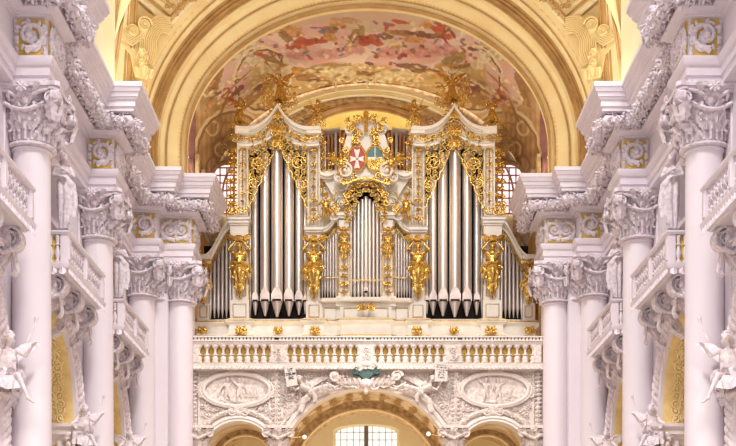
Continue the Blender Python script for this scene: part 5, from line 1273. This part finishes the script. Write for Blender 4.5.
# --- relief ovals
def oval(px,lab,seed,flip):
    d=GD; cx,cz=px2(px,390.5,d); rx,rz=33*gs,16*gs
    t=Thing('relief_medallion',lab,'relief',(cx,d-.1,cz-.8),'oval relief medallions under the balustrade')
    mb=MB(); n=48; mb.grid([[(cx+k*rx*cos(2*pi*i/n),d-.06+.0*k,cz+k*rz*sin(2*pi*i/n)) for i in range(n)] for k in (.02,.98)],cv=True); t.part('field',mb,'warmrelief')
    mb=MB()
    for k,r in ((1.0,.075),(1.1,.045)): mb.tube([(cx+k*rx*cos(2*pi*i/n),d-.16,cz+k*rz*sin(2*pi*i/n)*(1.0+.0*k)) for i in range(n+1)],r,8,False)
    fr=t.part('frame',mb,'warmwhite')
    for (a,b) in ((0,1),(0,-1),(1,0),(-1,0)):
        mb=MB()
        for s in (-1,1):
            x=cx+a*rx*1.06+(s*.2 if b else 0); z=cz+b*rz*1.12+(s*.16 if a else 0); scrollpath(mb,spiral((x,z),.15,1.5,0,s,14),.05,.03,None,d-.14)
        for q in range(5): leaflet(mb,cx+a*rx*1.06,cz+b*rz*1.12,math.atan2(b,a)+(q-2)*.5,.28,.13,None,d-.14)
        t.part('scroll_clasp',mb,'warmrelief',fr)
    for s in (-1,1):
        for v in (-1,1): mb=MB(); rinceau(mb,None,cx+s*rx*.98-.28,cx+s*rx*.98+.28,cz+v*rz*1.0-.16,cz+v*rz*1.0+.16,.035,.3,seed+s+2*v,y=d-.06); t.part('corner_scroll',mb,'warmrelief',fr)
    for k,(fig,dx,s,fl) in enumerate(((f_putto(0),-.38,.82,flip),(f_putto(0),.12,.8,not flip))):
        o=place_part(fig[:1]+fig[2:3],'relief_figure',t.o,(dx,-.0,.8-.52),.2,s*1.15,'warmrelief',fl,.6)
    mb=MB(); rd=random.Random(seed)
    for i in range(8): mb.ball((cx+rd.uniform(-.9,.9),d-.06,cz-rz*.72+rd.uniform(-.05,.12)*(1)),(rd.uniform(.12,.26),.06,rd.uniform(.06,.12)),10)
    rinceau(mb,None,cx+.3,cx+.95,cz-.4,cz-.05,.03,.25,seed,y=d-.08); t.part('relief_landscape',mb,'warmrelief')
oval(237,'oval stucco medallion with two figures, left of the central arch',1,False); oval(495,'oval stucco medallion with two figures, right of the central arch',5,True)
# frame mouldings round the medallion fields and the pilaster strips with hanging flowers
for s,wd in ((-1,'left'),(1,'right')):
    mb=MB(); d=GD-.05
    P=lambda px,py:(gx+s*(366-px)*gs,d,gz(py))
    mb.tube([P(200,371.5),P(270,371.5),P(270,412)],.045,6); mb.tube([P(199,430),P(199,371.5)],.045,6)
    o=struct(f'trim_{42 if s<0 else 43}',mb,'warmwhite')
    mb=MB(); x0=gx+s*(366-276.5)*gs; mb.box(x0-.2,x0+.2,GD-.08,GD,gz(432),gz(371)); struct(f'trim_{44 if s<0 else 45}',mb,'warmwhite')
    for (pp,w_,y1,lab) in ((276.5,.18,428,f'strip of hanging flowers on the pilaster {wd} of the central arch'),(194,.12,425,f'narrow strip of hanging flowers at the far {wd} end of the gallery wall')):
        x0=gx+s*(366-pp)*gs; mb=MB(); n=13
        for i in range(n):
            z=lerp(gz(374),gz(y1),i/(n-1)); rosette(mb,xf((x0,GD-.14,z)),w_*.8,6)
            for q in (-1,1): leaflet(mb,x0,z-.08,-pi/2+q*.7,w_*1.3,w_*.6,None,GD-.14); scrollpath(mb,spiral((x0+q*w_*.7,z),w_*.4,1.2,0,q,10),.025,.02,None,GD-.12)
        tag(mb.build('flower_pendant','warmrelief',None,(x0,GD-.1,gz(372))),'white '+lab,'pendant','flower strips on the gallery wall')
    # garland over the side arch and its little cartouche
    mb=MB(); cx=gx+s*XS; 
    P=[(cx-(RS+.42)*cos(a),GD-.08,ZS+(RS+.42)*sin(a)) for a in [pi*(.1+.8*i/24) for i in range(25)]]; garland(mb,P,.15,3,36)
    for q in (-1,1): scrollpath(mb,spiral((cx+q*.28,gz(412)),.2,1.6,pi/2,q,16),.06,.03,None,GD-.2)
    for q in range(-3,4): leaflet(mb,cx,gz(413),pi/2+q*.5,.34,.16,None,GD-.22)
    mb.ball((cx,GD-.15,gz(413)),(.2,.12,.16),10)
    tag(mb.build('arch_garland','warmrelief',None,(cx,GD-.1,gz(412))),f'white leaf garland with shell over the {wd} side arch','garland','garlands over the gallery side arches')
    # garland strip hugging the central arch foot
    mb=MB(); P=[(gx+s*(RC+.42)*cos(a),GD-.06,ZC+(RC+.42)*sin(a)) for a in [pi*(.12+.2*i/14) for i in range(15)]]; garland(mb,P,.13,8,34)
    rinceau(mb,None,min(gx+s*3.1,gx+s*3.5),max(gx+s*3.1,gx+s*3.5),gz(428),gz(376),.035,.28,40,y=GD-.05)
    tag(mb.build('arch_garland','warmrelief',None,(gx+s*3.2,GD-.1,gz(415))),f'white leaf garland along the {wd} haunch of the central arch','garland','garlands along the central gallery arch')
# spandrel figures with tablets
FR=f_recline()
for s,wd in ((-1,'left'),(1,'right')):
    o=place(FR,'reclining_angel',f'white reclining angel over the central arch holding a tablet, {wd} side','statue',(gx+s*(366-308)*gs,GD-.3,gz(407)),0,1.2,'warmrelief','reclining angels over the central arch',s>0)
    o.rotation_euler=(0,-.22 if s<0 else .22,0)
    q=place(f_putto(1),'putto_statue',f'small white cherub beside the central shell, {wd} side','statue',(gx+s*(366-343)*gs,GD-.1,gz(379)),-.5*s,.85,'warmrelief','cherubs beside the central shell',s>0)
    q=place(f_putto(1),'putto_statue',f'small white cherub at the feet of the {wd} reclining angel','statue',(gx+s*(366-330)*gs,GD-.1,gz(388)),.3*s,.8,'warmrelief','cherubs beside the reclining angels',s<0)
def tablet(px,py,w,h,tilt,lab,lines):
    d=GD-.55; t=Thing('tablet',lab,'tablet',(X(px,d),d,Z(py,d))); t.o.rotation_euler=(0,tilt,0)
    mb=MB(); x,z=px2(px,py,d); mb.prism([(x-w*.5,z-h*.5),(x+w*.5,z-h*.45),(x+w*.46,z+h*.5),(x-w*.52,z+h*.46)],d,d+.06); mb.tube([(x-w*.52,d+.02,z+h*.46),(x+w*.46,d+.02,z+h*.5)],.035,8); t.part('plate',mb,'warmwhite')
    for i,(txt,sz,dz) in enumerate(lines):
        cu=bpy.data.curves.new('tmptext','FONT'); cu.body=txt; cu.size=sz; cu.align_x='CENTER'; cu.extrude=.004; cu.offset=.004; 
        q0=bpy.data.objects.new('tmptext',cu); COL.objects.link(q0); dg=bpy.context.evaluated_depsgraph_get(); dg.update(); me=bpy.data.meshes.new_from_object(q0.evaluated_get(dg)); bpy.data.objects.remove(q0); q=link('lettering',me,'ink',t.o); q.location=(0,-.02,dz); q.rotation_euler=(pi/2,0,0)
    return t
tablet(291,376,.46,.86,-.12,'white tablet lettered in dark capitals, held by the left reclining angel',[('UT',.17,.2),('DEUM',.15,.04),('SIC',.15,-.12)])
t=tablet(441.5,372,.52,.8,.06,'white tablet with a dense block of dark marks, held by the right reclining angel',[])
mb=MB(); rd=random.Random(4); x,z=px2(441.5,372,GD-.55)
for j in range(6):
    w_=.21-.02*j if j>2 else .21; xx=-w_
    while xx<w_:
        l=rd.uniform(.02,.05)
        k=rd.random()
        if k<.5: mb.box(x+xx,x+xx+.014,GD-.565,GD-.548,z+.28-j*.1-.03,z+.28-j*.1+.035)
        if k>.3: mb.box(x+xx,x+xx+l,GD-.565,GD-.548,z+.28-j*.1+rd.choice((-.03,.0,.025)),z+.28-j*.1+rd.choice((-.03,.0,.025))+.013)
        xx+=l+.015
t.part('marks',mb,'ink')
# low relief foliage filling the spandrels
for s,wd in ((-1,'left'),(1,'right')):
    mb=MB(); xa,xb=sorted((gx+s*(366-286)*gs,gx+s*(366-338)*gs))
    rinceau(mb,None,xa,xb,gz(425),gz(372),.04,.3,55,y=GD-.06,inside=lambda x,z:(x-gx)**2+(z-ZC)**2>(RC+.45)**2,leafs=4)
    tag(mb.build('relief_foliage','warmrelief',None,(xa,GD-.1,gz(400))),f'low white foliage relief behind the {wd} reclining angel','relief','spandrel foliage reliefs')
    mb=MB(); cx=gx+s*XS
    for xx in (cx-1.45,cx+1.25): rinceau(mb,None,xx,xx+.25,gz(425),gz(405),.035,.25,int(xx*9)+60,y=GD-.06,leafs=4)
    rinceau(mb,None,cx-1.4,cx+1.4,gz(412),gz(407),.035,.22,61,y=GD-.06,leafs=3)
    tag(mb.build('relief_foliage','warmrelief',None,(cx,GD-.1,gz(410))),f'low white foliage relief over the {wd} side arch, below the medallion','relief','foliage reliefs over the side arches')
# central shell: dark green patinated cloth over scrolls and drop
d=GD-.35; t=Thing('central_cartouche','dark green cartouche with white scrolls at the crown of the central arch','cartouche',(gx,d,gz(392)))
P=lambda px,py:px2(px,py,d)
mb=MB(); pts=[(353,368),(358,369.5),(366,370.5),(374,369.5),(379,368),(380,372),(378,374.5),(373,375),(369,378.5),(366,379.5),(363,378.5),(359,375),(354,374.5),(352,372)]
mb.prism([P(*p) for p in pts],d-.1,d+.2); 
for s in (-1,1): volute_band(mb,Matrix.Translation((P(366+s*11,371)[0],d-.08,P(366,371.5)[1])),.16,.2,1.4,pi/2,s,.4)
t.part('green_shell',mb,'teal',label='dark green shell')
mb=MB()
for s in (-1,1):
    garland(mb,[(P(366+s*4,0)[0],d,gz(383)),(P(366+s*14,0)[0],d,gz(386)),(P(366+s*24,0)[0],d,gz(383)),(P(366+s*31,0)[0],d,gz(376))],.13,5,30)
    scrollpath(mb,[P(366+s*29,382),P(366+s*18,387)]+spiral(P(366+s*8,385),.2,1.4,0,-s,16),.07,.05,None,d)
    scrollpath(mb,spiral(P(366+s*31,376),.22,1.6,0,s,16),.08,.05,None,d-.02); scrollpath(mb,spiral(P(366+s*7,367),.16,1.4,0,s,16),.06,.05,None,d-.12)
    for q in range(4): leaf(mb,xf((P(366+s*(5+q*5),0)[0],d-.1,gz(386)),0,0,1,s*.5),.3,.2,.2,2)
mb.ball(P(366,384)[0:1]+(d-.05,)+P(366,384)[1:],(.28,.18,.22),12); mb.ball((gx,d-.05,gz(366)),(.3,.14,.16),12)
t.part('scrolls',mb,'warmrelief'); 
mb=MB(); mb.lathe([(.03,0),(.1,.08),(.12,.3),(.16,.45),(.1,.5)],12,(gx,d-.05,gz(396))); t.part('drop',mb,'warmrelief')
# leafy corbel capitals at the arch springings + globe lamps
for s,wd in ((-1,'left'),(1,'right')):
    for px,sc,lab in ((279,1.0,f'leafy white corbel capital at the {wd} foot of the central arch'),(200,.9,f'leafy white corbel capital against the column at the far {wd} end of the gallery')):
        x0=gx+s*(366-px)*gs; z0=gz(441); t=Thing('corbel_capital',lab,'capital',(x0,GD-.2,z0-.8),'leafy corbel capitals of the gallery arches')
        mb=MB(); mb.lathe([(.16,-.9),(.28,-.6),(.32,-.2),(.42,.1),(.46,.3)],16,(x0,GD-.15,z0))
        for row,(n,z,L,r) in enumerate(((8,-.5,.6,.3),(8,-.15,.6,.36),(8,-.75,.4,.26))):
            for i in range(n): a=2*pi*i/n+row*.4; leaf(mb,xf((x0+cos(a)*r,GD-.15+sin(a)*r,z0+z),a+pi/2),L,.34,.35,2.4)
        t.part('bell',mb,'warmrelief')
        mb=MB(); 
        for q in (-1,1): volute_band(mb,Matrix.Translation((x0+q*.5,GD-.5,z0+.28)),.24*sc,.24,1.8,pi/2,q,.38); 
        garland(mb,[(x0-.45,GD-.6,z0+.25),(x0,GD-.68,z0+.02),(x0+.45,GD-.6,z0+.25)],.1,2)
        rosette(mb,xf((x0,GD-.62,z0+.4)),.18)
        t.part('volutes',mb,'warmrelief'); mb=MB(); mb.box(x0-.6,x0+.6,GD-.6,GD+.1,z0+.46,z0+.58); t.part('abacus',mb,'warmwhite')
    px0,px1,py0,py1=(290,304.5,437.5,437) if s<0 else (441,428.5,436.5,434)
    d=GD-.75; t=Thing('globe_lamp',f'small white globe lamp on a thin brass arm, {wd} side of the central arch','lamp',(X(px0,d),d,Z(py0,d)),'globe lamps of the central arch')
    mb=MB(); mb.tube([(X(px0,d),d+.35,Z(py0,d)-.05),(X(px0,d),d,Z(py0,d)),(X(px1,d),d,Z(py1,d))],.022,6); mb.ball((X(px0,d),d+.1,Z(py0,d)),.06,8); t.part('arm',mb,'brass')
    mb=MB(); mb.ball((X(px1,d),d,Z(py1,d)),.09,14); t.part('globe',mb,'glow')
# ============================================================= CAMERA, WORLD, LIGHTS
cam=bpy.data.cameras.new('camera'); co=bpy.data.objects.new('camera',cam); COL.objects.link(co); bpy.context.scene.camera=co
cam.sensor_fit='HORIZONTAL'; cam.sensor_width=36; cam.lens=F/736*36; cam.shift_y=377/736; co.location=(0,0,EYE); co.rotation_euler=(pi/2,0,0); cam.clip_end=500
w=bpy.data.worlds.new('world'); bpy.context.scene.world=w; w.use_nodes=True; bg=w.node_tree.nodes['Background']; bg.inputs[0].default_value=lin((250,244,250)); bg.inputs[1].default_value=WORLD
def area(name,loc,rot,sx,sy,power,col):
    l=bpy.data.lights.new(name,'AREA'); l.shape='RECTANGLE'; l.size=sx; l.size_y=sy; l.energy=power; l.color=col; o=bpy.data.objects.new(name,l); COL.objects.link(o); o.location=loc; o.rotation_euler=rot; return o
def sun(name,rot,power,col,ang=20):
    l=bpy.data.lights.new(name,'SUN'); l.energy=power; l.color=col; l.angle=math.radians(ang); o=bpy.data.objects.new(name,l); COL.objects.link(o); o.rotation_euler=rot; return o
for a in (-34,30): sun('sun_and_fill',(math.radians(40),0,math.radians(a)),SUN,(1,.97,.94),8)
sun('sun_and_fill',(math.radians(64),0,0),1.0,(1,.98,.95),12)  # added frontal fill that brightens the organ and the wall fronts
# warm unseen fill lights added behind balustrade and above cornice, for vault and organ
for s in (-1,1):
    area('vault_fill',(s*6.75,51.5,16.85+EYE),(math.radians(180),0,0),.6,1.2,VL,(1,.92,.76))
    area('cornice_fill',(s*7.9,45.5,17.0+EYE+.2),(math.radians(180),math.radians(-s*15),0),.8,3.4,CL,(1,.92,.74))
area('gallery_fill',(gx,52.6,gz(366)+.0),(math.radians(180),0,0),12,.4,GL,(1,.86,.62))
area('under_gallery_fill',(gx,54.5,2.0),(math.radians(180),0,0),4,3,UL,(1,.85,.6))  # added upward fills under the gallery, not real fixtures
for s in (-1,1): area('under_gallery_fill',(gx+s*XS,54.5,2.0),(math.radians(180),0,0),2,2,UL*.5,(1,.85,.6))
vs=bpy.context.scene.view_settings; vs.view_transform='Standard'; vs.look='None'; vs.exposure=EXPO; vs.gamma=1

area('rear_fill',(gx,56.6,Z(150,56.6)),(math.radians(180),0,0),9,.6,RL,(1,.9,.72))  # added uplight behind the case, brightens vault and back wall
area('niche_fill',(gx,57.2,Z(190,57.2)),(math.radians(120),0,0),6,1.0,NL,(1,.9,.72))  # fill put in to brighten the yellow niche

for s in (-1,1):
    area('arch_fill',(s*8.2,42.4,16.86+EYE),(math.radians(180),math.radians(-s*10),0),.8,1.2,AL*.8,(1,.94,.78))  # added uplights, out of sight on the cornice, brightening arch and vault

for s in (-1,1): area('rear_case_fill',(gx+s*1.9,54.6,Z(176,54.6)),(math.radians(150),0,0),.9,.3,12,(1,.92,.8))  # small fills added to lift the dark rear pipes
